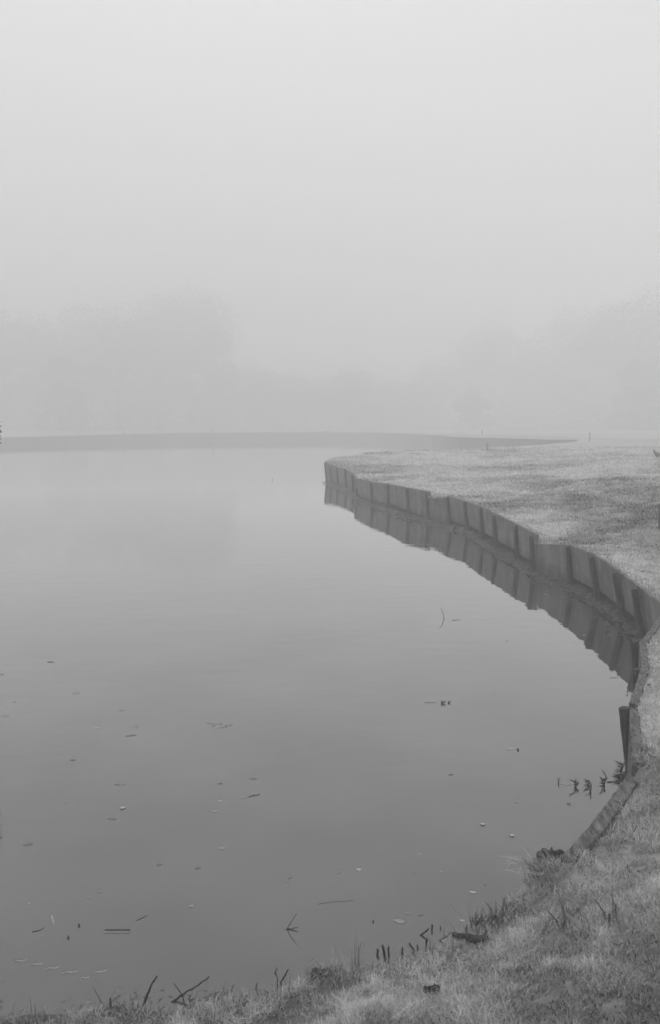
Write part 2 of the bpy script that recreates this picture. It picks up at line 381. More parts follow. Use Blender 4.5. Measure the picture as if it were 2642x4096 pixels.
# ------------------------------------------------------------------ retaining walls
def board(P, th, seg=.12, rough=.004, ends=True):
    """P: list of four corners A_bottom,B_bottom,B_top,A_top on the water face; th vector = thickness; rough worn top"""
    A0, B0, B1, A1 = P; L_ = max((B1 - A1).length, .05); k = max(2, int(L_ / seg)); kz = 5
    vs = []; fs = []
    sd_ = random.uniform(0, 99)
    for s in range(2):
        for i in range(k + 1):
            for j in range(kz + 1):
                lo = A0.lerp(B0, i / k); hi = A1.lerp(B1, i / k)
                p = lo.lerp(hi, j / kz)
                p = p + th * s
                if j == kz:
                    p = p + Vector((0, 0, noise.noise(Vector((i * .8, s * .3, sd_))) * rough * 3))
                    p = p + th.normalized() * noise.noise(Vector((i * 1.37, s * 5.3, sd_ + 3))) * rough * 3
                p = p + th.normalized() * noise.noise(Vector((i * .5, j * .7, sd_ + 5))) * rough * 2
                if j == 0: p = p + Vector((0, 0, noise.noise(Vector((i * .6, s * .3, sd_ + 9))) * rough * 3))
                vs.append(p)
    w_ = kz + 1; o_ = (k + 1) * w_
    for i in range(k):
        for j in range(kz):
            a = i * w_ + j
            fs.append((a, a + w_, a + w_ + 1, a + 1)); fs.append((o_ + a, o_ + a + 1, o_ + a + w_ + 1, o_ + a + w_))
        fs.append((i * w_ + kz, (i + 1) * w_ + kz, o_ + (i + 1) * w_ + kz, o_ + i * w_ + kz))
        fs.append((i * w_, o_ + i * w_, o_ + (i + 1) * w_, (i + 1) * w_))
    for j in range(kz):
        fs.append((j, j + 1, o_ + j + 1, o_ + j)); e = k * w_
        fs.append((e + j, o_ + e + j, o_ + e + j + 1, e + j + 1))
    m_ = MB(); m_.add(vs, fs); return m_
def bevel(o, w_=.004):
    md_ = o.modifiers.new('bevel', 'BEVEL'); md_.width = w_; md_.segments = 2; md_.limit_method = 'ANGLE'
    return o
def log_post(b, t, r, name='post', parent=None, mat=None, rough=.06, foot=.3):
    d = (t - b); k = 9
    pts_ = [b - d.normalized() * foot] + [b.lerp(t, i / k) for i in range(k + 1)]
    rr = [r * 1.05] + [r * (1.04 - .07 * i / k + .03 * math.sin(i * 1.7 + b.x * 9)) for i in range(k)] + [r * .93]
    m_ = MB(); m_.tube(pts_, rr, 12, rough)
    m_.tube([t + d.normalized() * .0, t + d.normalized() * .008], [r * .93, r * .7], 12, .05)
    o = m_.build(name, mat or M['post'], parent)
    return o

wall = tag(empty('retaining_wall', tuple(PANEL[10][0])), 'long curving board and post wall holding the grassy spit above the lake', 'wall')
wall_off = wall.location.copy()
def under(o, par):   # keep world place when parenting
    o.parent = par; o.location = -Vector(par.location); return o
for i, (A, B, ta, tb, bz, nr) in enumerate(PANEL):
    d = (B - A).normalized()
    def foot_of(base, top):
        t_ = (bz - 0) / max(top.z, .05); return Vector((base.x, base.y, 0)).lerp(Vector((top.x, top.y, top.z)), t_) if bz > 0 else Vector((base.x, base.y, -.1))
    P = [foot_of(A, ta), foot_of(B, tb), tb, ta]
    m_ = board(P, nr * .045 + Vector((0, 0, .0)))
    under(bevel(m_.build('board', M['panel'], smooth=False)), wall)
for i, (b_, t_) in enumerate(POST):
    r = .037 if i > 8 else .041
    if i in (2, 5, 7, 11): r *= 1.1
    under(log_post(b_, t_, r), wall)

# near wall
nw = tag(empty('retaining_wall', tuple(NEAR[3])), 'near timber wall seen from above at the right edge, grey worn top and leaning posts', 'wall')
def near_board(a, b, name='board', th=TH, zlow=-.15, mat=None, rough=.003):
    d = (b - a); d.z = 0; d.normalize(); nn = Vector((-d.y, d.x, 0))
    if nn.x < 0: nn = -nn
    lean = nn * .0
    m_ = board([Vector((a.x, a.y, zlow)) + lean, Vector((b.x, b.y, zlow)) + lean, b, a], nn * th, seg=.022, rough=rough)
    return m_.build(name, mat or M['edge'], smooth=False)
for a, b in ((0, 1), (2, 3), (3, 4), (5, 6)):
    under(bevel(near_board(NEAR[a], NEAR[b])), nw)
for (tu, tv, bu, bv, r, zt) in ((2539, 2568, 2556, 2700, .045, .585), (2549, 2680, 2546, 2770, .046, .57), (2498, 2834, 2522, 3075, .043, .59)):
    t_ = G(tu, tv, zt); b_ = AT(bu, bv, t_.y + .02); dd = (b_ - t_); dd = dd / max(-dd.z, .05); b0 = t_ + dd * t_.z * 1.0
    b0 = Vector((t_.x + .085, t_.y - .01, 0))
    o = log_post(b0, t_, r * .9, mat=M['post'], rough=.09)
    under(o, nw)
# foreground edging timber
ed = tag(empty('timber_edging', tuple(EDGE[1])), 'low crumbling timber edging in the foreground running down to the grassy bank', 'edging')
for k in range(3):
    o = near_board(EDGE[k], EDGE[k + 1] + (EDGE[k + 1] - EDGE[k]) * (.0), 'board', th=.075, zlow=-.1, rough=.0018)
    under(bevel(o, .008), ed)
o = log_post(Vector((EDGE[0].x + .04, EDGE[0].y + .09, 0)), Vector((EDGE[0].x + .0, EDGE[0].y + .05, .47)), .035, mat=M['post'], name='stub_post'); under(o, ed)

# back edge boards of the spit and the long far wall
bk = tag(empty('retaining_wall', tuple(BACK[2])), 'dark strip of boards along the back edge of the grassy spit', 'wall')
for k in range(2, 5):
    a, b = BACK[k], BACK[k + 1]; d = (b - a); d.z = 0; d.normalize(); nn = Vector((d.y, -d.x, 0))
    m_ = board([Vector((a.x, a.y, -.1)), Vector((b.x, b.y, -.1)), b + Vector((0, 0, .07)), a + Vector((0, 0, .05))], nn * .06, seg=.5, rough=.01)
    under(m_.build('board', M['farwall'], smooth=False), bk)
fw = tag(empty('retaining_wall', tuple(FAR[5])), 'faint far wall crossing the lake in the fog below the treeline', 'wall')
for k in range(len(FAR) - 1):
    a, b = FAR[k], FAR[k + 1]; d = (b - a); d.z = 0; Lk = d.length; d.normalize(); nn = Vector((d.y, -d.x, 0)); 
    if nn.y < 0 and k > 3: nn = -nn
    if k <= 3: nn = Vector((0.3, 1, 0)).normalized()
    ns = max(1, int(Lk / 9))
    for s in range(ns):
        p, q = a.lerp(b, s / ns), a.lerp(b, (s + 1) / ns); dz = random.uniform(-.05, .05)
        m_ = board([Vector((p.x, p.y, -.1)), Vector((q.x, q.y, -.1)), q + Vector((0, 0, dz)), p + Vector((0, 0, dz + random.uniform(-.03, .03)))], nn * .08, seg=.8, rough=.015)
        under(m_.build('board', M['farwall'], smooth=False), fw)
        pb = Vector((p.x, p.y, 0)) - nn * .06
        under(log_post(pb, pb + Vector((0, 0, p.z + .02)), .08, mat=M['farwall']), fw)

# mud shelf under the wall
vs = []; fs = []
line = []
for i, (b_, t_) in enumerate(POST):
    if i < len(POST) - 1:
        nx = POST[i + 1][0]; k = max(2, int((nx - b_).length / .12))
        for s in range(k): line.append(b_.lerp(nx, s / k))
line.append(POST[-1][0]); line.append(last)
for i, p in enumerate(line):
    a = line[max(i - 1, 0)]; b = line[min(i + 1, len(line) - 1)]; d = (b - a).normalized(); nn = Vector((-d.y, d.x, 0))
    if nn.x < 0: nn = -nn
    w1 = .10 + .22 * max(0, noise.noise(Vector((p.x * .9, p.y * .9, 2))) + .15)
    if p.y > 14 and p.y < 30: w1 += .25 * max(0, noise.noise(Vector((p.x * 1.3, p.y * 1.3, 7))) + .2)
    if p.y < 13: w1 *= .55
    hh = .06 + .09 * noise.noise(Vector((p.x * 3, p.y * 3, 1)))
    for s, (off, z) in enumerate(((.5, .1 + hh), (.12, hh), (-w1 * .3, hh * .45), (-w1, -.06))):
        j_ = Vector((noise.noise(Vector((p.x * 7, p.y * 7, s))), noise.noise(Vector((p.x * 7, p.y * 7, s + 5))), noise.noise(Vector((p.x * 8, p.y * 8, s + 9))))) * (.05 if s else 0)
        q = p + nn * off + j_; q.z = min(z + j_.z * .9, .24); vs.append(q)
for i in range(len(line) - 1):
    for s in range(3): fs.append((i * 4 + s, i * 4 + s + 1, i * 4 + s + 5, i * 4 + s + 4))
mb = MB(); mb.add(vs, fs); tag(mb.build('mud', M['mud']), kind='structure')

# ------------------------------------------------------------------ stones, clods, roots
def blob(loc, sx_, sy_, sz_, mat, name, sub=3, rough=.3, f=2.2, seed=None):
    bm = bmesh.new(); bmesh.ops.create_icosphere(bm, subdivisions=sub, radius=1); sd_ = seed if seed is not None else random.uniform(0, 50)
    for v in bm.verts:
        k = 1 + rough * noise.noise(v.co * f * .6 + Vector((sd_, 0, 0))) * 1.6 + rough * .4 * noise.noise(v.co * f * 2.6 + Vector((0, sd_, 0)))
        v.co = Vector((v.co.x * sx_, v.co.y * sy_, v.co.z * sz_)) * k
    me_ = bpy.data.meshes.new(name); bm.to_mesh(me_); bm.free()
    me_.polygons.foreach_set('use_smooth', [True] * len(me_.polygons))
    o = link(name, me_, mat, loc=loc); o.rotation_euler.z = random.uniform(0, 6); return o
def at3(x, y): u, v = C3(x, y); return u, v
RK = 'stones at the foot of the wall'
rocks = [(C1(1222, 800), 17, 'squat pale stone leaning between two posts midway along the wall', 1), (C1(1185, 836), 12, 'dark stone low in the mud left of the pale stone midway along the wall', 0),
         (C1(1255, 852), 14, 'rounded dark stone right of the pale stone midway along the wall', 0), (C1(1330, 880), 13, 'stone with weed on it at the fifth gap from the notch in the wall', 0),
         (C1(1360, 910), 10, 'small stone in the mud just left of a post, right of the weedy stone', 0), (C1(1440, 955), 13, 'flat stone under the board before the darkest shaded gap', 0),
         (C1(640, 690), 12, 'broken stone under the far boards of the wall', 0), (C1(740, 715), 12, 'clod of weed and stone under the far boards, right of the broken stone', 0),
         (C1(890, 745), 10, 'low stone at the waterline left of the broken board top', 0), (C1(330, 548), 9, 'tiny dark stone near the tip of the wall', 0),
         (C1(425, 655), 9, 'small stone at the waterline beside the doubled posts near the tip', 0),
         (C3(1118, 470), 15, 'mossy stone tucked behind the third post from the right end', 1), (C3(1215, 525), 13, 'dark flat stone between the two posts near the right end', 0),
         (C3(1250, 532), 7, 'small pale round stone against the second post from the right end', 1)]
for (p, s, lab, pale) in rocks:
    q = G(p[0], p[1] + s * .4, 0); k = mpp(q.y) * s * 1.15
    tag(blob(q + Vector((0, .02, k * .25)), k * 1.1, k * .9, k * .75, M['rock'], 'stone', rough=.4), lab, 'stone', RK)
cl = tag(blob(G(2200, 3452, .22), .075, .06, .065, M['mud'], 'earth_clod', rough=.5, f=4, sub=4), 'dark rounded earth clod at the end of the timber edging', 'clod')
tag(blob(G(2205, 3915, .235) , .055, .025, .022, M['mud'], 'earth_clod', rough=.45, f=4, sub=4), 'long dark clod lying in the foreground grass near the bottom right', 'clod')
tag(blob(G(1738, 3965, .175), .032, .025, .024, M['mud'], 'earth_clod', rough=.45, f=4, sub=4), 'round dark clod in the grass near the bottom middle', 'clod')
tag(blob(G(1268, 3896, .01), .024, .024, .02, M['mud'], 'earth_clod', rough=.45, f=6, sub=4), 'dark broken turf lump at the water edge, bottom middle', 'clod')
tag(blob(G(1318, 3888, .01), .03, .026, .016, M['mud'], 'earth_clod', rough=.45, f=6, sub=4), 'wider dark turf lump just right of the broken one at the bank edge', 'clod')

# ------------------------------------------------------------------ grass
def blades(name, xy, hgt, wid, lean, tone, z=None, clump=None, label=None, mat=None, bury=.005, zadd=0, arch=.35):
    n_ = len(xy)
    if z is None: z = ground_z(xy[:, 0], xy[:, 1])[0]
    az = rng.uniform(0, 2 * math.pi, n_); fa = rng.uniform(0, 2 * math.pi, n_)
    dx, dy = np.cos(az) * lean * hgt, np.sin(az) * lean * hgt
    wx, wy = np.cos(fa) * wid / 2, np.sin(fa) * wid / 2
    B = np.stack([xy[:, 0], xy[:, 1], z - bury + zadd], 1)
    up = np.sqrt(np.maximum(.08, 1 - lean ** 2 * .8))
    Mi = B + np.stack([dx * arch, dy * arch, hgt * .6 * up], 1)
    T = B + np.stack([dx, dy, hgt * up * rng.uniform(.75, 1.05, n_)], 1)
    W = np.stack([wx, wy, np.zeros(n_)], 1)
    V = np.empty((n_, 5, 3)); V[:, 0] = B - W; V[:, 1] = B + W; V[:, 2] = Mi + W * .8; V[:, 3] = Mi - W * .8; V[:, 4] = T
    idx = np.arange(n_) * 5
    loops = np.stack([idx, idx + 1, idx + 2, idx + 3, idx + 3, idx + 2, idx + 4], 1).ravel()
    me_ = bpy.data.meshes.new(name); me_.vertices.add(n_ * 5); me_.vertices.foreach_set('co', V.ravel())
    me_.loops.add(n_ * 7); me_.loops.foreach_set('vertex_index', loops.astype(np.int32))
    me_.polygons.add(n_ * 2); st = np.stack([np.arange(n_) * 7, np.arange(n_) * 7 + 4], 1).ravel()
    me_.polygons.foreach_set('loop_start', st.astype(np.int32))
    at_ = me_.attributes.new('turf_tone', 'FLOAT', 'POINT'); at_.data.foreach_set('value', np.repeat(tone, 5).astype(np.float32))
    me_.update(calc_edges=True); me_.validate()
    return link(name, me_, mat or M['blade'])
bm_ = bpy.data.materials.new('grass_blade'); bm_.use_nodes = True
n = bm_.node_tree.nodes; L = bm_.node_tree.links; b = n['Principled BSDF']; b.inputs['Roughness'].default_value = .8; b.inputs['Specular IOR Level'].default_value = .2
an = n.new('ShaderNodeAttribute'); an.attribute_name = 'turf_tone'
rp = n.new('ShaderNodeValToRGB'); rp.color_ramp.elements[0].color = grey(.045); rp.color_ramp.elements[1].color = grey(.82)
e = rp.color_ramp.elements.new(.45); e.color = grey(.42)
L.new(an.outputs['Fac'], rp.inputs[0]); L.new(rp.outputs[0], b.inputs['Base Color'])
tr = n.new('ShaderNodeBsdfTranslucent'); L.new(rp.outputs[0], tr.inputs[0]); ms_ = n.new('ShaderNodeMixShader'); ms_.inputs[0].default_value = .3
L.new(b.outputs[0], ms_.inputs[1]); L.new(tr.outputs[0], ms_.inputs[2]); L.new(ms_.outputs[0], n['Material Output'].inputs[0])
M['blade'] = bm_

def polar(n_, r0, r1, a0, a1, p=1.0):
    a = np.radians(rng.uniform(a0, a1, n_)); u = rng.uniform(0, 1, n_)
    r = r0 * (r1 / r0) ** (u ** p)
    xy = np.stack([np.sin(a) * r, np.cos(a) * r], 1)
    xy = xy[~in_lake(xy[:, 0], xy[:, 1])]
    return xy
def sow(n_, r0, r1, a0, a1, hscale, wscale, p=1.0, clumpf=9):
    xy = polar(n_, r0, r1, a0, a1, p)
    c = vnoise(xy[:, 0], xy[:, 1], clumpf, 21) + .5 * vnoise(xy[:, 0], xy[:, 1], clumpf * 2.7, 22)
    keep = rng.uniform(-.55, .35, len(xy)) < c + .12
    xy = xy[keep]; c = c[keep]
    z, d = ground_z(xy[:, 0], xy[:, 1])
    r = np.linalg.norm(xy, axis=1)
    h = hscale(r) * (1 + .8 * c) * rng.uniform(.6, 1.35, len(xy)); wd = wscale(r) * rng.uniform(.7, 1.3, len(xy))
    lean = rng.uniform(.25, 1.1, len(xy))
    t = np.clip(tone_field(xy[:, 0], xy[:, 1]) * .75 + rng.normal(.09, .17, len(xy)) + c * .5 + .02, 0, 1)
    return xy, z, h, wd, lean, t
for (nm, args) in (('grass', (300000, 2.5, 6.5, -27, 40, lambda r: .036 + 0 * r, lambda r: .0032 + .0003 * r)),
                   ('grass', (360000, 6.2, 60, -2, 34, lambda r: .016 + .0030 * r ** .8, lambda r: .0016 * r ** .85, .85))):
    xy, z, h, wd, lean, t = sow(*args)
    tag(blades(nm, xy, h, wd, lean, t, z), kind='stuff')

# ------------------------------------------------------------------ fringes of longer grass on the wall edges
fx = []
for (A, B, ta, tb, bz, nr) in PANEL:
    L_ = (tb - ta).length; k = int(L_ * 150)
    for s in range(k):
        p = ta.lerp(tb, random.random()) + nr * random.uniform(.015, .16); fx.append((p.x, p.y, p.z - .02, random.uniform(.03, .07)))
a_, b_ = PANEL[9][2], PANEL[9][3]
for s in range(260):
    p = a_.lerp(b_, random.random()); fx.append((p.x, p.y + random.uniform(-.03, .1), p.z - .03, random.uniform(.05, .1)))
for a, b in ((0, 1), (2, 3), (3, 4), (5, 6)):
    for s in range(int((NEAR[b] - NEAR[a]).length * 160)):
        p = NEAR[a].lerp(NEAR[b], random.random()); fx.append((p.x + random.uniform(.05, .14), p.y, p.z - .03, random.uniform(.02, .055)))
for s in range(420):
    p = EDGE[random.randint(0, 2)].lerp(EDGE[random.randint(1, 3)], random.random()) + Vector((random.uniform(.09, .15), -random.uniform(.08, .14), 0)); fx.append((p.x, p.y, gz(p.x, p.y) if False else p.z - .06, random.uniform(.03, .06)))
for k in range(len(FAR) - 1):
    for s in range(int((FAR[k + 1] - FAR[k]).length * 14)):
        p = FAR[k].lerp(FAR[k + 1], random.random()); fx.append((p.x + random.uniform(-.1, .1), p.y + random.uniform(.05, .5), p.z - .05, random.uniform(.1, .32)))
fx = np.array(fx); rr_ = np.linalg.norm(fx[:, :2], axis=1)
tag(blades('grass', fx[:, :2], fx[:, 3], .0014 * rr_ ** .8 + .001, rng.uniform(.4, 1.2, len(fx)), np.clip(rng.normal(.5, .2, len(fx)), 0, 1), fx[:, 2]), kind='stuff')
# ragged longer blades along the natural shore
sh = []
for p in lake:
    if p.y < 4.4 and p.x < 1.3 and p.x > -3:
        for s in range(26): sh.append((p.x + random.uniform(-.04, .04), p.y - random.uniform(-.03, .10), random.uniform(.025, .06) if random.random() < .93 else random.uniform(.08, .14)))
sh = np.array(sh); zsh = np.maximum(ground_z(sh[:, 0], sh[:, 1])[0], 0)
tag(blades('grass', sh[:, :2], sh[:, 2], .0032 * rng.uniform(.7, 1.3, len(sh)), rng.uniform(.05, .7, len(sh)), np.clip(rng.normal(.28, .16, len(sh)), 0, 1), zsh), kind='stuff')

# litter of broken stems caught along the shore and under the boards
lt = MB()
for p in lake:
    if p.y < 4.4 and -3 < p.x < 1.3:
        for s_ in range(7):
            q = Vector((p.x + random.gauss(0, .05), p.y + abs(random.gauss(0, .07)) - .02, 0)); q.z = random.uniform(-.003, .004) + (0.02 if random.random() < .4 else 0)
            a = random.uniform(0, 6.28); l_ = random.uniform(.012, .05); up_ = random.choice((0, 0, .3, .9))
            lt.tube([q, q + Vector((math.cos(a), math.sin(a), up_)) * l_], [random.uniform(.0012, .003), .0008], 4, .1)
for i, p in enumerate(line):
    for s_ in range(5):
        q = p + Vector((random.gauss(-.05, .09), random.gauss(-.05, .07), random.uniform(0, .06))); a = random.uniform(0, 6.28); l_ = random.uniform(.04, .16)
        lt.tube([q, q + Vector((math.cos(a), math.sin(a), random.uniform(-.1, .5))) * l_], [random.uniform(.003, .007), .002], 4, .1)
M['litter'] = mat_noise('stem_litter', .04, .3, 30, 4, .8, .2)
tag(lt.build('stem_litter', M['litter']), kind='stuff')

# tufts that stand out (countable)
def tuft(u, v, z, n_, h, spread, lean, tone, label, group=None, cat='grass tuft', name='grass_tuft', wid=.004, direction=None, mat=None):
    c = G(u, v, z)
    for it in range(5): c = G(u, v, max(gz(c.x, c.y), .0))
    m_ = MB(); m_.o = Vector(c)
    for k in range(n_):
        a = random.uniform(0, 6.28) if direction is None else direction + random.gauss(0, .5)
        bx = c + Vector((random.gauss(0, spread), random.gauss(0, spread), -.045)); hh = .045 + h * random.uniform(.5, 1.15); ln = lean * random.uniform(.4, 1.3)
        dv = Vector((math.cos(a), math.sin(a), 0)); sd_ = Vector((-dv.y, dv.x, 0)) * wid * .5
        if random.random() < .5: sd_ = Vector((sd_.length, 0, 0))
        p1 = bx + dv * hh * ln * .25 + Vector((0, 0, hh * .5)); p2 = bx + dv * hh * ln * .65 + Vector((0, 0, hh * (.85 if ln < 1 else .6))); p3 = bx + dv * hh * ln * 1.05 + Vector((0, 0, hh * (1.05 if ln < .8 else .5)))
        m_.add([bx - sd_, bx + sd_, p1 + sd_, p1 - sd_, p2 + sd_ * .7, p2 - sd_ * .7, p3], [(0, 1, 2, 3), (3, 2, 4, 5), (5, 4, 6)])
    m_.tube([c - Vector((0, 0, .08)), c - Vector((0, 0, .045)), c - Vector((0, 0, .035))], [spread * 2.2, spread * 1.9, spread * .9], 10, .2)
    o = m_.build(name, mat or tone, loc=c); return tag(o, label, cat, group)
M['grassdark'] = mat_noise('dark_sedge', .08, .2, 20, 4, .7, .2)
M['grassmid'] = mat_noise('dry_sedge', .16, .42, 20, 4, .8, .2)
tuft(2190, 3500, .24, 90, .085, .05, 1.3, M['grassmid'], 'spiky sedge tuft spilling over the water below the timber edging', wid=.004, direction=2.9)
tuft(2230, 3490, .27, 60, .055, .05, 1.0, M['grassdark'], 'dark grass tuft behind the spiky sedge at the bank edge', direction=2.4)
for k, (u, v, z, lab) in enumerate(((2040, 3660, .17, 'clump of dark upright blades on the bank edge above the log, rightmost'), (1985, 3690, .15, 'clump of dark upright blades on the bank edge above the log, in the middle'), (1930, 3700, .14, 'short dark blade clump on the bank edge closest to the log'))):
    tuft(u, v, z, 40, .05, .04, .5, M['grassdark'], lab, 'dark blade clumps on the bank edge', wid=.007)
tuft(2255, 3700, .3, 7, .10, .02, .9, M['grassdark'], 'few broad dark dead blades leaning in the grass right of the log', wid=.009)
tuft(2460, 3680, .38, 9, .08, .03, .6, M['grassdark'], 'small fan of dark blades in the grass at the right', wid=.009)
tuft(1425, 3862, .06, 6, .13, .008, .2, M['grassmid'], 'tall thin straw blades rising from the shore right of the turf lumps', wid=.004)
tuft(2425, 2690, .6, 5, .1, .01, .2, M['grassmid'], 'thin upright straws beside the near wall top') if False else None
tuft(150, 4085, .03, 3, .11, .02, .25, M['grassdark'], 'thin dark stalks standing at the shore in the bottom left corner', wid=.003)
tuft(1290, 3905, .03, 50, .028, .03, .8, M['grassdark'], 'ragged dark grass growing over the turf lumps at the bottom middle', wid=.004)
tuft(1350, 3890, .03, 60, .05, .03, .9, M['grassmid'], 'pale matted grass right of the turf lumps at the bottom middle', wid=.004)
tuft(1738, 3985, .18, 40, .045, .025, .8, M['grassmid'], 'pale blades half covering the round clod near the bottom middle', wid=.004)

# ------------------------------------------------------------------ sticks standing in or by the water
def stick(pts_px, Yb, r0, r1, label, name='stick', group=None, mat=None, cat='stick', zb=None, bend=None):
    """pts in photo px, standing roughly in the plane at the depth of its foot"""
    foot = G(pts_px[0][0], pts_px[0][1], zb if zb is not None else 0.0)
    Y = foot.y
    P = [foot] + [AT(u, v, Y + (bend or 0) * i) for i, (u, v) in enumerate(pts_px[1:], 1)]
    d = (P[1] - P[0]).normalized(); P = [P[0] - d * .06] + P
    Q = []
    for i in range(len(P) - 1):
        for s in range(4): Q.append(P[i].lerp(P[i + 1], s / 4) + Vector((random.gauss(0, 1), 0, random.gauss(0, 1))) * r0 * .18)
    Q.append(P[-1]); k = len(Q)
    m_ = MB(); m_.o = foot.copy(); m_.tube(Q, [r0 + (r1 - r0) * i / (k - 1) for i in range(k)], 7, .15)
    return tag(m_.build(name, mat or M['twig'], loc=foot), label, cat, group)
SG = 'dead sticks poking up along the near shore'
C8 = lambda x, y: (x * .649, 3380 + y * .649)
C6 = lambda x, y: (1000 + x * .649, 3380 + y * .649)
stick([C8(883, 1010), C8(905, 935), C8(935, 860), C8(970, 808)], 0, .0065, .0035, 'thickest stick curving up to the right from the bottom left shore', group=SG)
stick([C8(1068, 966), C8(1150, 905), C8(1220, 865), C8(1292, 810)], 0, .006, .0025, 'long knobbly stick slanting to the right over the shore, crossed by another', group=SG, bend=.02)
stick([C8(1137, 985), C8(1128, 935), C8(1100, 890), C8(1072, 854)], 0, .0035, .0015, 'thin stick leaning left across the long slanting one', group=SG)
stick([C8(684, 1056), C8(683, 1000), C8(681, 942)], 0, .005, .004, 'upright short stick left of the thick curved one', group=SG)
stick([C8(636, 990), C8(605, 930), C8(577, 878)], 0, .0025, .001, 'thin pale stick leaning left above the upright short stick', group=SG, mat=M['bark'])
stick([C8(728, 1045), C8(726, 1000)], 0, .0035, .002, 'tiny upright stub just right of the upright short stick', group=SG)
stick([C8(850, 1004), C8(849, 972)], 0, .004, .003, 'tiny stub left of the base of the thick curved stick', group=SG)
stick([C8(1420, 925), C8(1430, 890), C8(1443, 860)], 0, .004, .002, 'lone short stick left of the two crossed stubs at bottom middle', group=SG)
stick([C8(1165, 950), C8(1182, 915)], 0, .003, .0015, 'small twig just right of the two crossing sticks', group=SG)
stick([C8(665, 1050), C8(662, 1020)], 0, .004, .003, 'stubby stick touching the foot of the upright short stick', group=SG)
stick([C6(198, 870), C6(192, 845), C6(220, 800), C6(238, 768)], 0, .005, .003, 'crooked dark twig at the shore left of the turf lumps', group=SG)
stick([C6(155, 790), C6(172, 755)], 0, .0035, .002, 'small slanted twig standing in water above the crooked one', group=SG)
stick([C6(38, 890), C6(44, 850)], 0, .0035, .002, 'twig in the grass edge left of the crooked dark one', group=SG)
stick([C6(230, 521), C6(255, 475), C6(291, 424)], 0, .0035, .0012, 'straight twig standing out of the open water with its mirror image', name='twig', cat='twig')
stick([C6(232, 521), C6(265, 514), C6(298, 508)], 0, .004, .002, 'short dark stick lying on the water at the foot of the standing twig', name='twig', cat='twig')
for k, (a, b, r, lab) in enumerate(((C6(835, 698), C6(820, 618), .007, 'tallest dark stub of the row on the shore'), (C6(858, 698), C6(856, 625), .005, 'thin stub right beside the tallest one in the shore row'),
                                 (C6(790, 720), C6(788, 642), .0065, 'leftmost stout stub of the shore row'), (C6(940, 678), C6(940, 632), .005, 'short square stub right of the tallest stub'),
                                 (C6(1015, 655), C6(985, 606), .006, 'stub leaning left, below the log on the shore'), (C6(1037, 648), C6(1034, 617), .004, 'tiny stub between the leaning stub and the upright one'),
                                 (C6(1091, 628), C6(1090, 576), .006, 'upright black stub nearest the log'), (C6(1123, 520), C6(1123, 490), .005, 'pointed stub standing in the water left of the log'),
                                 (C6(1176, 515), C6(1175, 498), .003, 'smallest point in the water just left of the log end'), (C6(585, 805), C6(583, 770), .006, 'dark stub in the grass below the straw blades'))):
    stick([a, b], 0, r, r * .8, lab, name='stub', group='dark stubs along the shore', cat='stub')
stick([C6(1055, 556), C6(1080, 538), C6(1103, 518)], 0, .006, .004, 'dark driftwood piece angled up out of the water left of the log', name='driftwood', cat='driftwood')
stick([C6(1170, 590), C6(1210, 565), C6(1245, 538)], 0, .003, .002, 'slender stick leaning against the left end of the log', cat='stick')
# mid-lake curved twig
stick([(1777, 2473), (1774, 2460), (1769, 2443), (1760, 2431)], 0, .0055, .0025, 'thin curved twig rising alone from the middle of the lake', name='twig', cat='twig')
stick([(1089, 1921), (1091, 1916), (1090, 1911)], 0, .012, .006, 'tiny far twig in the pale water left of the spit tip', name='twig', cat='twig')

# log on the bank and thinner pole
def log(a, b, r, label, name='log', mat=None):
    m_ = MB(); c = (a + b) / 2; m_.o = c.copy(); k = 8
    m_.tube([a.lerp(b, i / k) + Vector((0, 0, .1 * r * math.sin(i * 1.3))) for i in range(k + 1)], [r * (1 + .05 * math.sin(i * 2.1)) for i in range(k + 1)], 12, .08)
    return tag(m_.build(name, mat or M['bark'], loc=c), label, 'log')
log(G(1868, 3752, .13), G(1950, 3762, .14), .019, 'short cut log lying at the bank edge with a dark underside', mat=M['twig'])
log(G(1812, 3738, .12), G(1868, 3744, .13), .010, 'thinner round branch end butted against the left of the short log', 'branch', mat=M['twig'])
stick([C6(1190, 640), C6(1260, 643), C6(1350, 648)], 0, .003, .002, 'long thin stick lying in the grass below the log', zb=.09)
# dead curled leaves in grass at right
def leaf_mesh(m_, c, L_, W_, az, curl=.0, tilt=0, k=6):
    dv = Vector((math.cos(az), math.sin(az), tilt)); sd_ = Vector((-math.sin(az), math.cos(az), 0)); vs = []; fs = []
    for i in range(k + 1):
        t_ = i / k; w_ = W_ * .5 * math.sin(math.pi * min(max(t_, .04), .96)) ** .8
        ctr = c + dv * L_ * (t_ - .5) + Vector((0, 0, curl * (2 * t_ - 1) ** 2))
        vs += [ctr - sd_ * w_ + Vector((0, 0, abs(curl) * .5)), ctr, ctr + sd_ * w_ + Vector((0, 0, abs(curl) * .35))]
    for i in range(k):
        for s in range(2): a = i * 3 + s; fs.append((a, a + 1, a + 4, a + 3))
    m_.add(vs, fs)
def gleaf(u, v, wpx, label, mat='leafdark', az=None):
    p = G(u, v, .6)
    for it in range(4): p = G(u, v, gz(p.x, p.y) + .02)
    m_ = MB(); m_.o = p.copy(); leaf_mesh(m_, p, wpx * mpp(p.y), wpx * mpp(p.y) * .5, az if az is not None else random.uniform(0, 3), .012)
    return tag(m_.build('fallen_leaf', M[mat], loc=p), label, 'leaf', 'dead leaves fallen on the grass')
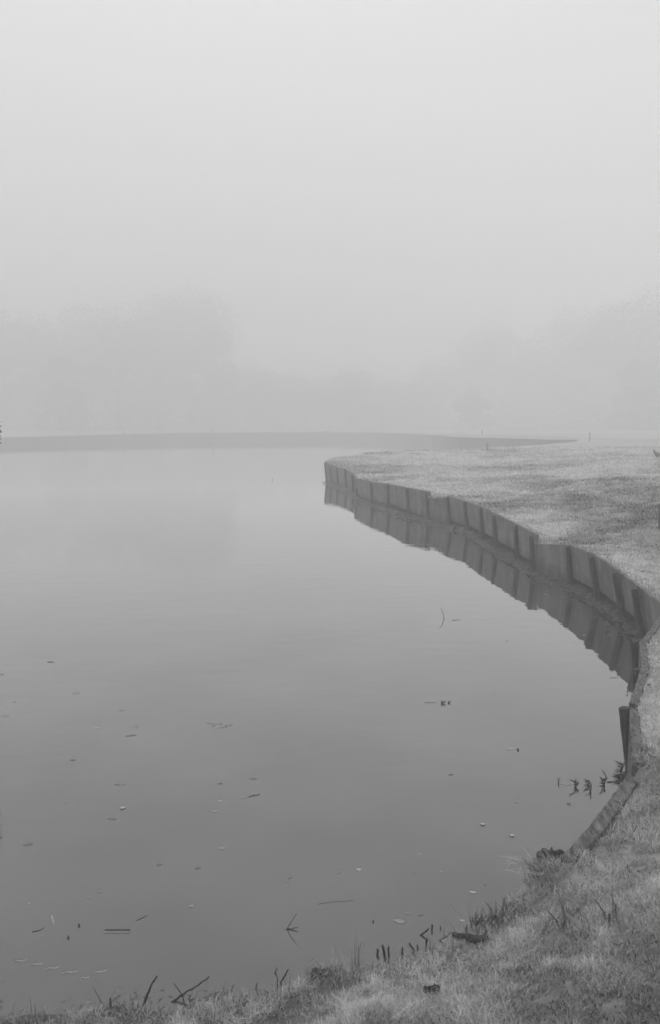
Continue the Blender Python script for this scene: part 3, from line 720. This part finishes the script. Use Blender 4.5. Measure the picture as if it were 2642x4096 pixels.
for a in ((2595, 2744, 26, 'dark curled leaf on grass beside the near wall top'), (2582, 2318, 20, 'dark upright leaf in the field grass right of the second post'), (2572, 2288, 20, 'dark leaf in the field grass, above the upright one'),
          (2620, 3158, 60, 'large dark leaf in the grass by the right edge, beside the edging'), (2545, 3255, 50, 'broad dark leaf below the corner of the timber edging'), (2610, 3030, 40, 'dark leaf hump in the shaded hollow right of the near wall'),
          (2475, 3785, 40, 'small dark leaf right of the log in the lower grass'), (2570, 3490, 60, 'pale edged leaf lying in the grass at the right'), (2460, 2204, 16, 'dark leaf above the notch in the field grass'), (1928, 1955, 10, 'dark speck of a leaf on the spit above the broken board top')):
    gleaf(*a)

# ------------------------------------------------------------------ floating things on the lake
def fleaf(u, v, wpx, ratio, mat, label, az=0.15, curl=.0008, name='floating_leaf', cat='leaf', group='leaves floating on the lake'):
    p = G(u, v, .0008); m_ = MB(); m_.o = p.copy(); L_ = wpx * mpp(p.y) * .9
    leaf_mesh(m_, p, L_, L_ * ratio * .8, az, curl); return tag(m_.build(name, M[mat], loc=p), label, cat, group)
FL = [(10, 2698, 16, .3, 'leafdark', 'small dark leaf at the left edge of the lake, middle height'),
      (305, 2772, 32, .3, 'leafmid', 'faint long leaf under the pair of pale smears, upper left water'),
      (58, 2807, 24, .25, 'leafmid', 'faint thin leaf near the left edge, above the widest faint one'),
      (20, 2863, 42, .3, 'leafmid', 'wide faint leaf cut by the left edge'),
      (488, 2840, 26, .3, 'leafmid', 'faint leaf right of centre-left water above the pale reed sliver'),
      (392, 2911, 40, .18, 'straw', 'pale thin sliver on the left water above the darker pair'),
      (543, 2906, 30, .35, 'leafmid', 'mid grey leaf right of the pale sliver'),
      (525, 2942, 52, .2, 'leafdark', 'long dark smear of leaf below the mid grey one'),
      (292, 3040, 26, .35, 'leafdark', 'small slanted dark leaf on the left, alone between two rows'),
      (470, 3138, 30, .25, 'leafdark', 'left leaf of the broken dark pair on the left water'),
      (497, 3138, 14, .4, 'leafdark', 'right leaf of the broken dark pair on the left water'),
      (268, 3207, 24, .5, 'leafmid', 'mid grey leaf left of the two-tone floating leaf'),
      (450, 3275, 48, .22, 'leafdark', 'long leaf with a dark back, below the two-tone floating leaf'),
      (113, 3377, 44, .4, 'leafdark', 'broad murky leaf near the left edge, lower lake'),
      (882, 3134, 24, .5, 'leafdark', 'dark leaf left of the forked pale reed'),
      (882, 3204, 26, .3, 'leafpale', 'pale crescent leaf left below the forked pale reed'),
      (860, 3245, 30, .4, 'leafmid', 'mid grey leaf under the pale crescent'),
      (1014, 3115, 36, .35, 'leafdark', 'dark oval leaf above the forked pale reed'),
      (887, 3393, 36, .4, 'leafmid', 'slanted grey leaf in the middle lower water'),
      (637, 3459, 28, .4, 'leafdark', 'slanted dark leaf, left of the lower pair'),
      (792, 3472, 28, .5, 'leafdark', 'broad grey leaf, right of the lower pair'),
      (400, 3566, 22, .6, 'leafmid', 'round faint leaf in the lower left water'),
      (358, 3592, 20, .5, 'leafmid', 'small faint leaf left below the round faint one'),
      (120, 3612, 14, .7, 'leafpale', 'little pale leaf in the lower left water'),
      (768, 3624, 30, .6, 'leafmid', 'ring-shaped grey leaf above the standing twig'),
      (1555, 2755, 12, .5, 'leafpale', 'small pale rimmed leaf in the middle of the lake'),
      (1805, 3098, 28, .3, 'leafdark', 'dark thin leaf in the open water left of the weeds'),
      (2073, 3207, 30, .5, 'leafmid', 'large faint round leaf left of the water weeds'),
      (1437, 3478, 28, .4, 'leafpale', 'pale rolled leaf above the thin drifting stick'),
      (1355, 3490, 30, .25, 'leafmid', 'faint slanted leaf left of the pale rolled one'),
      (1160, 3512, 20, .5, 'leafdark', 'dark wedge leaf above the pale speck, bottom middle water'),
      (1151, 3545, 8, .8, 'leafpale', 'tiny pale speck under the dark wedge leaf'),
      (1680, 3417, 10, .8, 'leafpale', 'white triangular scrap on the water right of centre'),
      (1660, 3492, 9, .5, 'leafdark', 'black speck below the white triangular scrap'),
      (1768, 3486, 14, .5, 'leafpale', 'pale scrap right of the black speck'),
      (1942, 3541, 10, .6, 'leafdark', 'black speck floating nearest the sedge tuft'),
      (1893, 3569, 36, .3, 'leafpale', 'pale narrow leaf near the shore above the log'),
      (1850, 3682, 24, .4, 'leafpale', 'whitish curled leaf just above the log'),
      (1494, 3685, 9, 1., 'leafdark', 'round black bud on the water left of the shore stubs'),
      (1632, 3654, 26, .3, 'leafmid', 'upper leaf of the three faint ones in front of the stubs'),
      (1685, 3660, 26, .3, 'leafdark', 'right leaf of the three faint ones in front of the stubs'),
      (1600, 3685, 60, .3, 'leafmid', 'widest leaf of the three faint ones in front of the stubs'),
      (317, 3701, 11, 1., 'leafdark', 'black bud on the lower left water beside the reed raft'),
      (274, 3750, 11, 1., 'leafdark', 'second black bud, lower left of the reed raft'),
      (540, 3966, 18, .6, 'leafdark', 'dark leaf by the foot of the thick curved stick'),
      (650, 3960, 20, .5, 'leafdark', 'dark leaf right of the thick curved stick'),
      (262, 4062, 24, .6, 'leafdark', 'dark humped leaf on the shoreline in the bottom left'),
      (355, 4010, 26, .5, 'leafmid', 'grey leaf by the shore left of the upright short stick'),
      (1978, 2770, 14, .4, 'leafpale', 'small light leaf under the spit reflection edge'),
      (2030, 2563, 12, .4, 'leafdark', 'dark leaf on the water below the reflection of the notch'),
      (2140, 2478, 12, .3, 'leafpale', 'light sliver inside the wall reflection'),
      (2337, 2541, 14, .6, 'leafpale', 'pale leaf in the dark reflection, right part'),
      (2240, 2436, 7, .6, 'leafpale', 'light fleck in the dark reflection, middle'),
      (2312, 2430, 7, .6, 'leafpale', 'light fleck in the dark reflection, right of the middle one'),
      (2432, 2521, 7, .6, 'leafpale', 'light fleck in the dark reflection below the second post from the end'),
      (2134, 2334, 6, .6, 'leafpale', 'light fleck in the dark reflection beside the notch post'),
      (2443, 2540, 20, .15, 'leafpale', 'thin light straw in the dark reflection near the corner'),
      (2183, 2377, 24, .15, 'leafpale', 'thin light straw in the dark reflection left of the middle')]
for (u, v, wp, ra, mt, lab) in FL:
    bud = 'bud' in lab
    if bud:
        p = G(u, v, .004); k = wp * mpp(p.y) * .55
        tag(blob(p, k * .7, k * .7, k * 1.2, M['twig'], 'floating_bud', sub=2, rough=.2), lab, 'bud', 'leaves floating on the lake')
    else: fleaf(u, v, wp, ra * 2.2 if ra < .5 else ra * 1.5, mt, lab, az=random.uniform(-.35, .35))
# floating weed strips, the slanting row in the lower left
wk = [((49, 3849), (110, 3839), 'first'), ((114, 3863), (175, 3852), 'second'), ((178, 3879), (240, 3867), 'third'), ((247, 3895), (312, 3884), 'fourth'), ((321, 3916), (357, 3908), 'fifth and shortest'), ((373, 3896), (428, 3880), 'last, set back above the row,')]
for (a, b, lab) in wk:
    A_, B_ = G(*a, 0), G(*b, 0); m_ = MB(); m_.o = A_.copy(); k = 8
    Q = [A_.lerp(B_, i / k) + Vector((0, .006 * math.sin(i / k * 6.3), 0)) for i in range(k + 1)]
    m_.tube(Q, [.0035 * math.sin(math.pi * (.12 + .8 * i / k)) + .0008 for i in range(k + 1)], 6, .1)
    o = m_.build('reed_strip', M['straw'], loc=A_); tag(o, lab + (' pale strip from the left' if 'last' not in lab else ' strip') + ' in the slanting row, lower left water', 'reed', 'pale strips floating in a slanting row')
    m_ = MB(); m_.o = A_.copy(); m_.tube([q + Vector((0, .007, .002)) for q in Q[:6]], .001, 5, .1); tw = m_.build('stalk', M['twig'], o)
# reed raft
A_, B_ = G(417, 3729, .001), G(518, 3729, .001)
rf = tag(empty('reed_raft', (A_ + B_) / 2), 'striped piece of pale reed with a dark back floating level in the lower left', 'reed')
m_ = MB(); m_.tube([A_, A_.lerp(B_, .5), B_], .0035, 7, .1); o = m_.build('stem', M['straw']); under(o, rf); o.location.z += .0005
m_ = MB()
for k in range(12):
    p = A_.lerp(B_, (k + .5) / 12) + Vector((0, .016, .0005)); m_.add([p + Vector(q) for q in ((-.0055, -.007, 0), (.0055, -.007, 0), (.0045, .009, .0006), (-.0045, .009, .0006))], [(0, 1, 2, 3)])
under(m_.build('bark_scale', M['twig']), rf)
# drifting sticks
def drift(pp, r, label, mat='twig', name='drifting_stick', z=-.0005):
    P = [G(u, v, z) for u, v in pp]; m_ = MB(); m_.o = P[0].copy(); Q = []
    for i in range(len(P) - 1):
        for s in range(4): Q.append(P[i].lerp(P[i + 1], s / 4))
    Q.append(P[-1]); m_.tube(Q, [r * (1 - .4 * i / len(Q)) for i in range(len(Q))], 6, .15)
    return tag(m_.build(name, M[mat], loc=P[0]), label, 'stick', 'sticks and stalks afloat')
drift([(1272, 3618), (1330, 3609), (1420, 3602)], .0022, 'long thin stick drifting flat in the lower middle water', 'bark')
drift([(190, 2649), (205, 2648), (217, 2650)], .007, 'small dark twig floating high on the left of the lake')
drift([(545, 3684), (575, 3671), (592, 3659)], .003, 'short slanted stick with a dark tip right of the reed raft', 'bark')
drift([(130, 3728), (160, 3723), (178, 3711)], .0035, 'small forked twig in the lower left water above the pale strips')
drift([(110, 3757), (210, 3742), (300, 3730)], .0015, 'long faint stalk under the water left of the reed raft', 'leafmid')
drift([(208, 3662), (212, 3680), (218, 3698)], .003, 'pale curved stalk with a black tip at lower left', 'straw')
drift([(1811, 2482), (1825, 2481), (1842, 2480)], .006, 'short dark stalk on the water right of the curved twig')
drift([(1700, 2811), (1725, 2810), (1745, 2810)], .006, 'faint stalk left of the knotted black twigs', 'leafmid')
drift([(2440, 2712), (2460, 2712), (2475, 2709)], .005, 'dark flat stick below the reflection of the near wall', 'bark')
fk = tag(empty('reed_cluster', G(880, 2900, .004)), 'cluster of pale reeds with dark knots floating left of centre', 'reed')
for (a, b) in (((828, 2892), (885, 2896)), ((842, 2905), (862, 2901)), ((868, 2911), (905, 2906)), ((900, 2903), (930, 2899))):
    m_ = MB(); m_.tube([G(*a, .001), G(*b, .001)], .0035, 6, .15); under(m_.build('reed', M['straw']), fk)
for (u, v) in ((886, 2896), (906, 2906), (929, 2899)):
    m_ = MB(); p = G(u, v, .0); m_.tube([p, p + Vector((0, 0, .01))], .003, 5, .2); under(m_.build('knot', M['twig']), fk)
f2 = tag(empty('forked_reed', G(1000, 3185, .004)), 'forked pale reed with a dark joint and a ragged end in the middle water', 'reed')
for (a, b, mt) in (((960, 3191), (995, 3189), 'straw'), ((995, 3189), (1020, 3178), 'twig'), ((1010, 3184), (1040, 3177), 'leafdark')):
    m_ = MB(); m_.tube([G(*a, .001), G(*b, .001)], .0028, 6, .15); under(m_.build('reed', M[mt]), f2)
f3 = tag(empty('knotted_twigs', G(1785, 2812, .004)), 'two knotted black twigs standing just out of the water right of centre', 'twig')
for (u, v) in ((1768, 2814), (1795, 2812)):
    for k in range(3):
        p = G(u, v, 0); m_ = MB(); m_.tube([p, p + Vector((random.uniform(-.05, .05), 0, random.uniform(.01, .03)))], .004, 5, .2); under(m_.build('twig', M['twig']), f3)
f4 = tag(empty('reed_and_bud', G(2048, 2995, .004)), 'pale flat reed ending in a black bud on the right water', 'reed')
m_ = MB(); leaf_mesh(m_, G(2045, 2995, .001), 44 * mpp(G(2045, 2995).y), .02, 0.05, .001); under(m_.build('reed', M['leafpale']), f4)
f4b = blob(G(2073, 2997, .006), .008, .008, .009, M['twig'], 'bud', sub=2); under(f4b, f4); f4b.location = G(2073, 2997, .006) - f4.location
for (u, v, nm, lab) in ((492, 3232, 'leafpale', 'two-tone curled leaf with a dark point on the left water'), (2049, 3342, 'leafpale', 'round pale leaf with a thin dark stalk, right water'), (1932, 3297, 'leafpale', 'pale oval leaf left above the round one')):
    p = G(u, v, .001); e_ = tag(empty('curled_leaf', p), lab, 'leaf')
    m_ = MB(); leaf_mesh(m_, p + Vector((.0, 0, .002)), 22 * mpp(p.y), 22 * mpp(p.y) * 1.0, .1, .0015); under(m_.build('blade', M[nm]), e_)
    m_ = MB(); m_.tube([p, p + Vector((-.003, -.03, .002))], .002, 5); under(m_.build('stalk', M['twig']), e_)

# dark weeds standing in the water by the corner
C5 = lambda x, y: (1942 + x * .4545, 2880 + y * .4545)
WG = 'dark weeds in the water by the wall corner'
def weed(base, tips, label, r=.0045):
    b0 = G(*base, 0); m_ = MB(); m_.o = b0.copy()
    for (tp, mid) in tips:
        T_ = AT(*tp, b0.y + random.uniform(-.02, .02)); Mi = b0.lerp(T_, .5) + Vector((random.uniform(-.01, .01), 0, random.uniform(0, .012)))
        m_.tube([b0 + Vector((0, 0, -.02)), b0, Mi, T_], [r * .8, r * .8, r * .65, r * .15], 5, .2)
        if mid: 
            for s in range(3):
                q = b0.lerp(T_, random.uniform(.4, .9)); m_.tube([q, q + Vector((random.uniform(-.035, .035), random.uniform(-.01, .01), random.uniform(.005, .03)))], [r * .6, r * .15], 4)
    return tag(m_.build('water_weed', M['weed'], loc=b0), label, 'weed', WG)
weed(C5(645, 552), [(C5(625, 513), 0), (C5(660, 498), 0)], 'two thin blades crossing, leftmost of the dark weeds')
weed(C5(792, 588), [(C5(778, 532), 1), (C5(803, 508), 1), (C5(822, 560), 1), (C5(812, 545), 0)], 'bushy dark weed second from the left with a long reflection', .006)
weed(C5(905, 575), [(C5(875, 528), 1), (C5(915, 535), 1), (C5(890, 580), 1), (C5(925, 555), 0)], 'ragged dark weed in the middle of the row', .006)
weed(C5(926, 630), [(C5(928, 548), 0), (C5(880, 612), 0)], 'single straight dark stem just right of the middle weed', .006)
weed(C5(1045, 570), [(C5(1018, 508), 1), (C5(1060, 515), 1), (C5(1000, 560), 0), (C5(1035, 545), 1)], 'dark weed fan between the middle weed and the wall', .006)
weed(C5(1070, 512), [(C5(1045, 465), 0), (C5(1023, 432), 0)], 'slanting broken stem above the dark fan', .006)
weed(C5(1200, 445), [(C5(1160, 370), 1), (C5(1190, 372), 1), (C5(1130, 450), 0), (C5(1230, 360), 0), (C5(1205, 380), 1)], 'spiky dark weed against the foot of the leaning post', .006)
weed(C5(1180, 520), [(C5(1130, 490), 1), (C5(1150, 500), 1), (C5(1215, 470), 1), (C5(1165, 480), 1)], 'low tangled weed at the end of the timber edging', .008)
weed(C5(738, 742), [(C5(745, 732), 0), (C5(725, 722), 0)], 'tiny sunken weed below the row', .004)
weed((2514, 2774), [((2505, 2768), 0), ((2512, 2764), 1)], 'small sprig sticking out from the near wall top edge', .004)
drift([C5(1075, 550), C5(1120, 546), C5(1185, 552)], .008, 'black waterlogged stick between the weeds and the edging', 'weed')
drift([C5(668, 562), C5(715, 572), C5(765, 570)], .005, 'pale straw lying at the foot of the bushy weed', 'straw')

# ------------------------------------------------------------------ stakes on the field
def stake(u0, v0, u1, v1, z, r, label):
    b_ = G(u0, v0, z); t_ = AT(u1, v1, b_.y); o = log_post(b_, t_, r, 'stake', mat=M['stake'], foot=.2)
    o.data.transform(Matrix.Translation(-b_)); o.location = b_; return tag(o, label, 'stake', 'stakes standing on the foggy field')
stake(2359, 1764, 2361, 1728, 1.05, .045, 'tallest dark stake standing on the field at the head of the inlet')
stake(1930, 1737, 1929, 1719, 1.3, .07, 'faint stake on the far shore behind the inlet')
stake(1950, 1792, 1948, 1772, 1.0, .06, 'short stake at the back edge of the spit in front of the inlet')
stake(500, 1733, 500, 1722, 1.3, .06, 'very faint stake on the far bank at the left')
stake(852, 1731, 855, 1720, 1.3, .06, 'very faint leaning stake on the far bank left of centre')
p0 = G(2647, 2100, .75); b_ = p0; t_ = AT(2645, 2016, p0.y)
o = log_post(b_, t_, .05, 'stake', mat=M['stake']); o.data.transform(Matrix.Translation(-b_)); o.location = b_
tag(o, 'near dark post at the right edge of the field, almost cut off', 'stake', 'stakes standing on the foggy field')

# ------------------------------------------------------------------ bird
bp0 = G(2630, 1838, 1.0); gzb = gz(bp0.x, bp0.y); bp0 = G(2630, 1838, gzb); Yb = bp0.y; k = mpp(Yb)
def B(u, v, dy=0): q = AT(u, v, Yb + dy); return q - bp0
jv = [(B(2632, 1819), .085), (B(2624, 1815), .075), (B(2619, 1808), .04), (B(2617.5, 1803), .028), (B(2616.5, 1798.5), .034), (B(2612.2, 1799.5), .008),
      (B(2640, 1819), .06), (B(2648, 1817), .03), (B(2656, 1814), .015),
      (B(2629, 1826, -.03), .03), (B(2627.5, 1831, -.03), .014), (B(2626, 1838.5, -.03), .011), (B(2622.5, 1839, -.03), .008),
      (B(2634, 1826, .03), .03), (B(2637, 1831, .03), .014), (B(2640, 1838.5, .03), .011), (B(2636.5, 1839, .03), .008)]
je = [(0, 1), (1, 2), (2, 3), (3, 4), (4, 5), (0, 6), (6, 7), (7, 8), (0, 9), (9, 10), (10, 11), (11, 12), (0, 13), (13, 14), (14, 15), (15, 16)]
me = bpy.data.meshes.new('bird'); me.from_pydata([tuple(v[0]) for v in jv], je, []); bird = link('bird', me, M['feather'], loc=bp0)
bird.modifiers.new('skin', 'SKIN'); me.skin_vertices[0].data[0].use_root = True
for i, v in enumerate(jv): me.skin_vertices[0].data[i].radius = (v[1], v[1])
sb = bird.modifiers.new('sub', 'SUBSURF'); sb.levels = 2; sb.render_levels = 2
tag(bird, 'dark long-necked ground bird walking left on the foggy field at the right edge', 'bird')

# ------------------------------------------------------------------ shrub just outside the left edge, its leaf tips reach into the picture
sh0 = G(-95, 3990, .05)
shr = tag(empty('shrub', sh0), 'leafy shrub at the left edge, only its dark leaf tips showing', 'shrub')
m_ = MB(); top_ = AT(-95, 1600, sh0.y + .1)
stems = [[sh0 - Vector((0, 0, .1)), sh0.lerp(top_, .3) + Vector((-.06, 0, 0)), sh0.lerp(top_, .7) + Vector((-.03, 0, 0)), top_]]
m_.tube(stems[0], [.014, .011, .007, .003], 7, .1)
lm = MB()
def twigleaf(u, v, s=1.0):
    T_ = AT(u, v, sh0.y + random.uniform(-.03, .05)); z_ = (T_.z - sh0.z) / max(top_.z - sh0.z, .1); B0 = sh0.lerp(top_, min(max(z_ - .05, 0), 1)) + Vector((-.05, 0, 0))
    E_ = T_ + Vector((-.04, 0, 0)); m_.tube([B0, B0.lerp(E_, .5) + Vector((0, 0, .01)), E_], [.004, .003, .0015], 5)
    for dz in (.012, 0, -.014):
        dv = Vector((.032 * s, random.uniform(-.008, .008), dz * s)); sdv = Vector((0, .006, .007)) * s
        base_ = E_ + Vector((0, 0, dz))
        lm.add([base_, base_ + dv * .5 + sdv, base_ + dv, base_ + dv * .5 - sdv], [(0, 1, 2, 3)])
for (u, v) in ((2, 1728), (0, 1745), (-2, 1712), (2, 3266), (4, 3330), (-1, 3355), (-2, 3452), (-2, 3503), (-3, 3915), (6, 4030)): twigleaf(u + 14, v)
for k_ in range(70): twigleaf(random.uniform(-170, -35), random.uniform(1650, 3950), random.uniform(.8, 1.3))
under(m_.build('branches', M['bark']), shr); under(lm.build('leaves', M['grassdark'], smooth=False), shr)

# ------------------------------------------------------------------ trees in the fog
def crown_mesh(seed, H, W, lobes):
    r = np.random.default_rng(seed); P = []; Nn = []
    cs = []
    for k in range(lobes):
        a = r.uniform(0, 6.28); rad = W * .5 * r.uniform(.1, .72); zc = H * r.uniform(.12, .86); 
        f = 1 - max(0, zc / H - .55) * 1.4
        cs.append((math.cos(a) * rad * f, math.sin(a) * rad * f, zc, W * r.uniform(.14, .26)))
    cs.append((0, 0, H * .84, W * .2)); cs.append((0, 0, H * .62, W * .33)); cs.append((W * .15, 0, H * .12, W * .3)); cs.append((-W * .1, -W * .2, H * .1, W * .3)); cs.append((-W * .2, 0, H * .2, W * .32)); cs.append((0, W * .1, H * .38, W * .36))
    tot = 20000; per = tot // len(cs); V = []
    for (x, y, z, R_) in cs:
        d = r.normal(size=(per, 3)); d /= np.linalg.norm(d, axis=1)[:, None]; rr = R_ * r.uniform(.25, 1.0, per) ** .5 * r.choice([1, 1, 1.12], per)
        c = np.array([x, y, z]) + d * rr[:, None] * np.array([1, 1, .8])
        s_ = r.uniform(.07, .24, per)[:, None] * (H / 20)
        t1_ = r.normal(size=(per, 3)); t1_ /= np.linalg.norm(t1_, axis=1)[:, None]
        t2_ = np.cross(t1_, r.normal(size=(per, 3))); t2_ /= np.linalg.norm(t2_, axis=1)[:, None]
        V.append(np.stack([c - t1_ * s_, c - t2_ * s_ * .6, c + t1_ * s_, c + t2_ * s_ * .6], 1))
    V = np.concatenate(V); n_ = len(V)
    me_ = bpy.data.meshes.new('crown'); me_.vertices.add(n_ * 4); me_.vertices.foreach_set('co', V.ravel())
    me_.loops.add(n_ * 4); me_.loops.foreach_set('vertex_index', np.arange(n_ * 4, dtype=np.int32)); me_.polygons.add(n_)
    me_.polygons.foreach_set('loop_start', np.arange(0, n_ * 4, 4, dtype=np.int32)); me_.update(calc_edges=True); me_.materials.append(M['foliage'])
    m_ = MB(); rt = H * .018
    m_.tube([(0, 0, -.5), (0, 0, H * .15), (.1, 0, H * .4), (0, .1, H * .75)], [rt * 1.5, rt, rt * .7, rt * .2], 9, .05)
    for (x, y, z, R_) in cs[:9]:
        z0 = z * .55; m_.tube([(0, 0, z0), (x * .5, y * .5, z * .8), (x, y, z)], [rt * .5, rt * .3, rt * .08], 6, .05)
    mt = bpy.data.meshes.new('trunk'); mt.from_pydata(m_.v, [], m_.f); mt.materials.append(M['bark']); mt.polygons.foreach_set('use_smooth', [True] * len(mt.polygons))
    return me_, mt
kinds = [crown_mesh(1, 20, 15, 13), crown_mesh(2, 20, 12, 11), crown_mesh(3, 20, 19, 16), crown_mesh(4, 20, 10, 9)]
# (u at trunk, top v, distance, kind, width factor)
tl = [(-160, 1150, 150, 2, 1.1), (-20, 1200, 148, 0, 1.1), (150, 1235, 152, 2, 1.0), (330, 1190, 158, 0, 1.1), (480, 1200, 150, 2, 1.0), (640, 1150, 165, 0, 1.1), (770, 1120, 170, 2, .95), (860, 1260, 160, 1, .9),
      (1010, 1440, 175, 2, 1.2), (1180, 1470, 180, 2, 1.2), (1400, 1450, 165, 2, 1.2), (1560, 1500, 180, 2, 1.3), (1760, 1420, 185, 2, 1.3), (1960, 1270, 180, 2, 1.1), (1890, 1540, 140, 0, 1.3),
      (2130, 1330, 170, 0, 1.2), (2290, 1210, 160, 2, 1.0), (2450, 1180, 150, 0, 1.1), (2610, 1130, 140, 2, 1.1), (2780, 1100, 140, 0, 1.2), (-330, 1120, 150, 0, 1.2), (2900, 1150, 150, 2, 1.0),
      (1090, 1540, 170, 2, 1.6), (1290, 1520, 175, 2, 1.6), (1480, 1590, 165, 2, 1.6), (1660, 1520, 175, 2, 1.6), (250, 1400, 135, 1, 1.3), (2540, 1420, 125, 1, 1.4)]
tl.sort(key=lambda t: t[0]); inframe = [t for t in tl if -150 < t[0] < 2790]
ordn = ['first', 'second', 'third', 'fourth', 'fifth', 'sixth', 'seventh', 'eighth', 'ninth', 'tenth', 'eleventh', 'twelfth', 'thirteenth', 'fourteenth', 'fifteenth', 'sixteenth', 'seventeenth', 'eighteenth', 'nineteenth', 'twentieth', '21st', '22nd', '23rd', '24th', '25th', '26th', '27th', '28th', '29th', '30th', '31st']
kindname = ['rounded', 'narrow', 'broad', 'slim']
for i, (u, v, D, kd, wf) in enumerate(tl):
    D *= 1.3
    g_ = AT(u, HOR, D); zt = AT(u, v, D).z; gzv = 1.3; sc = (zt - gzv) / 20
    e_ = empty('foggy_tree', (g_.x, D, gzv)); e_.scale = (sc * wf, sc * wf, sc); e_.rotation_euler.z = random.uniform(0, 6.28)
    h_ = 'low' if v > 1380 else ('tall' if v < 1200 else 'middling')
    tag(e_, f'{h_} {kindname[kd]} tree dissolving in fog, {ordn[i]} from the left along the far treeline', 'tree', 'trees beyond the far bank in the fog')
    for me_, nm in ((kinds[kd][0], 'crown'), (kinds[kd][1], 'trunk')):
        c = bpy.data.objects.new(nm, me_); COL.objects.link(c); c.parent = e_

# brushwood between the far trunks
nb = 200000; a = np.radians(rng.uniform(-46, 46, nb)); r_ = rng.uniform(198, 262, nb)
top_h = 13 + 9 * vnoise(a * 14, r_ * .03, 1.0, 31)
c = np.stack([np.sin(a) * r_, np.cos(a) * r_, 1.2 + top_h * rng.uniform(0, 1, nb) ** 1.4], 1)
s_ = rng.uniform(.1, .24, nb)[:, None]
t1_ = rng.normal(size=(nb, 3)); t1_ /= np.linalg.norm(t1_, axis=1)[:, None]
t2_ = np.cross(t1_, rng.normal(size=(nb, 3))); t2_ /= np.linalg.norm(t2_, axis=1)[:, None]
V = np.stack([c - t1_ * s_, c - t2_ * s_ * .6, c + t1_ * s_, c + t2_ * s_ * .6], 1)
me_ = bpy.data.meshes.new('undergrowth'); me_.vertices.add(nb * 4); me_.vertices.foreach_set('co', V.ravel())
me_.loops.add(nb * 4); me_.loops.foreach_set('vertex_index', np.arange(nb * 4, dtype=np.int32)); me_.polygons.add(nb)
me_.polygons.foreach_set('loop_start', np.arange(0, nb * 4, 4, dtype=np.int32)); me_.update(calc_edges=True)
tag(link('undergrowth', me_, M['foliage']), kind='stuff')

# ------------------------------------------------------------------ haze
hm = bpy.data.materials.new('haze'); hm.use_nodes = True; n = hm.node_tree.nodes; n.clear()
pv = n.new('ShaderNodeVolumePrincipled'); pv.inputs['Color'].default_value = (.985, .985, .985, 1); pv.inputs['Density'].default_value = HAZE; pv.inputs['Anisotropy'].default_value = .0
mo = n.new('ShaderNodeOutputMaterial'); hm.node_tree.links.new(pv.outputs[0], mo.inputs['Volume'])
mb = MB(); X = 460; z0, z1 = -1.6, 43
mb.add([(-X, -X, z0), (X, -X, z0), (X, X, z0), (-X, X, z0), (-X, -X, z1), (X, -X, z1), (X, X, z1), (-X, X, z1)], [(3, 2, 1, 0), (4, 5, 6, 7), (0, 1, 5, 4), (1, 2, 6, 5), (2, 3, 7, 6), (3, 0, 4, 7)])
tag(mb.build('haze', hm, smooth=False), kind='stuff')
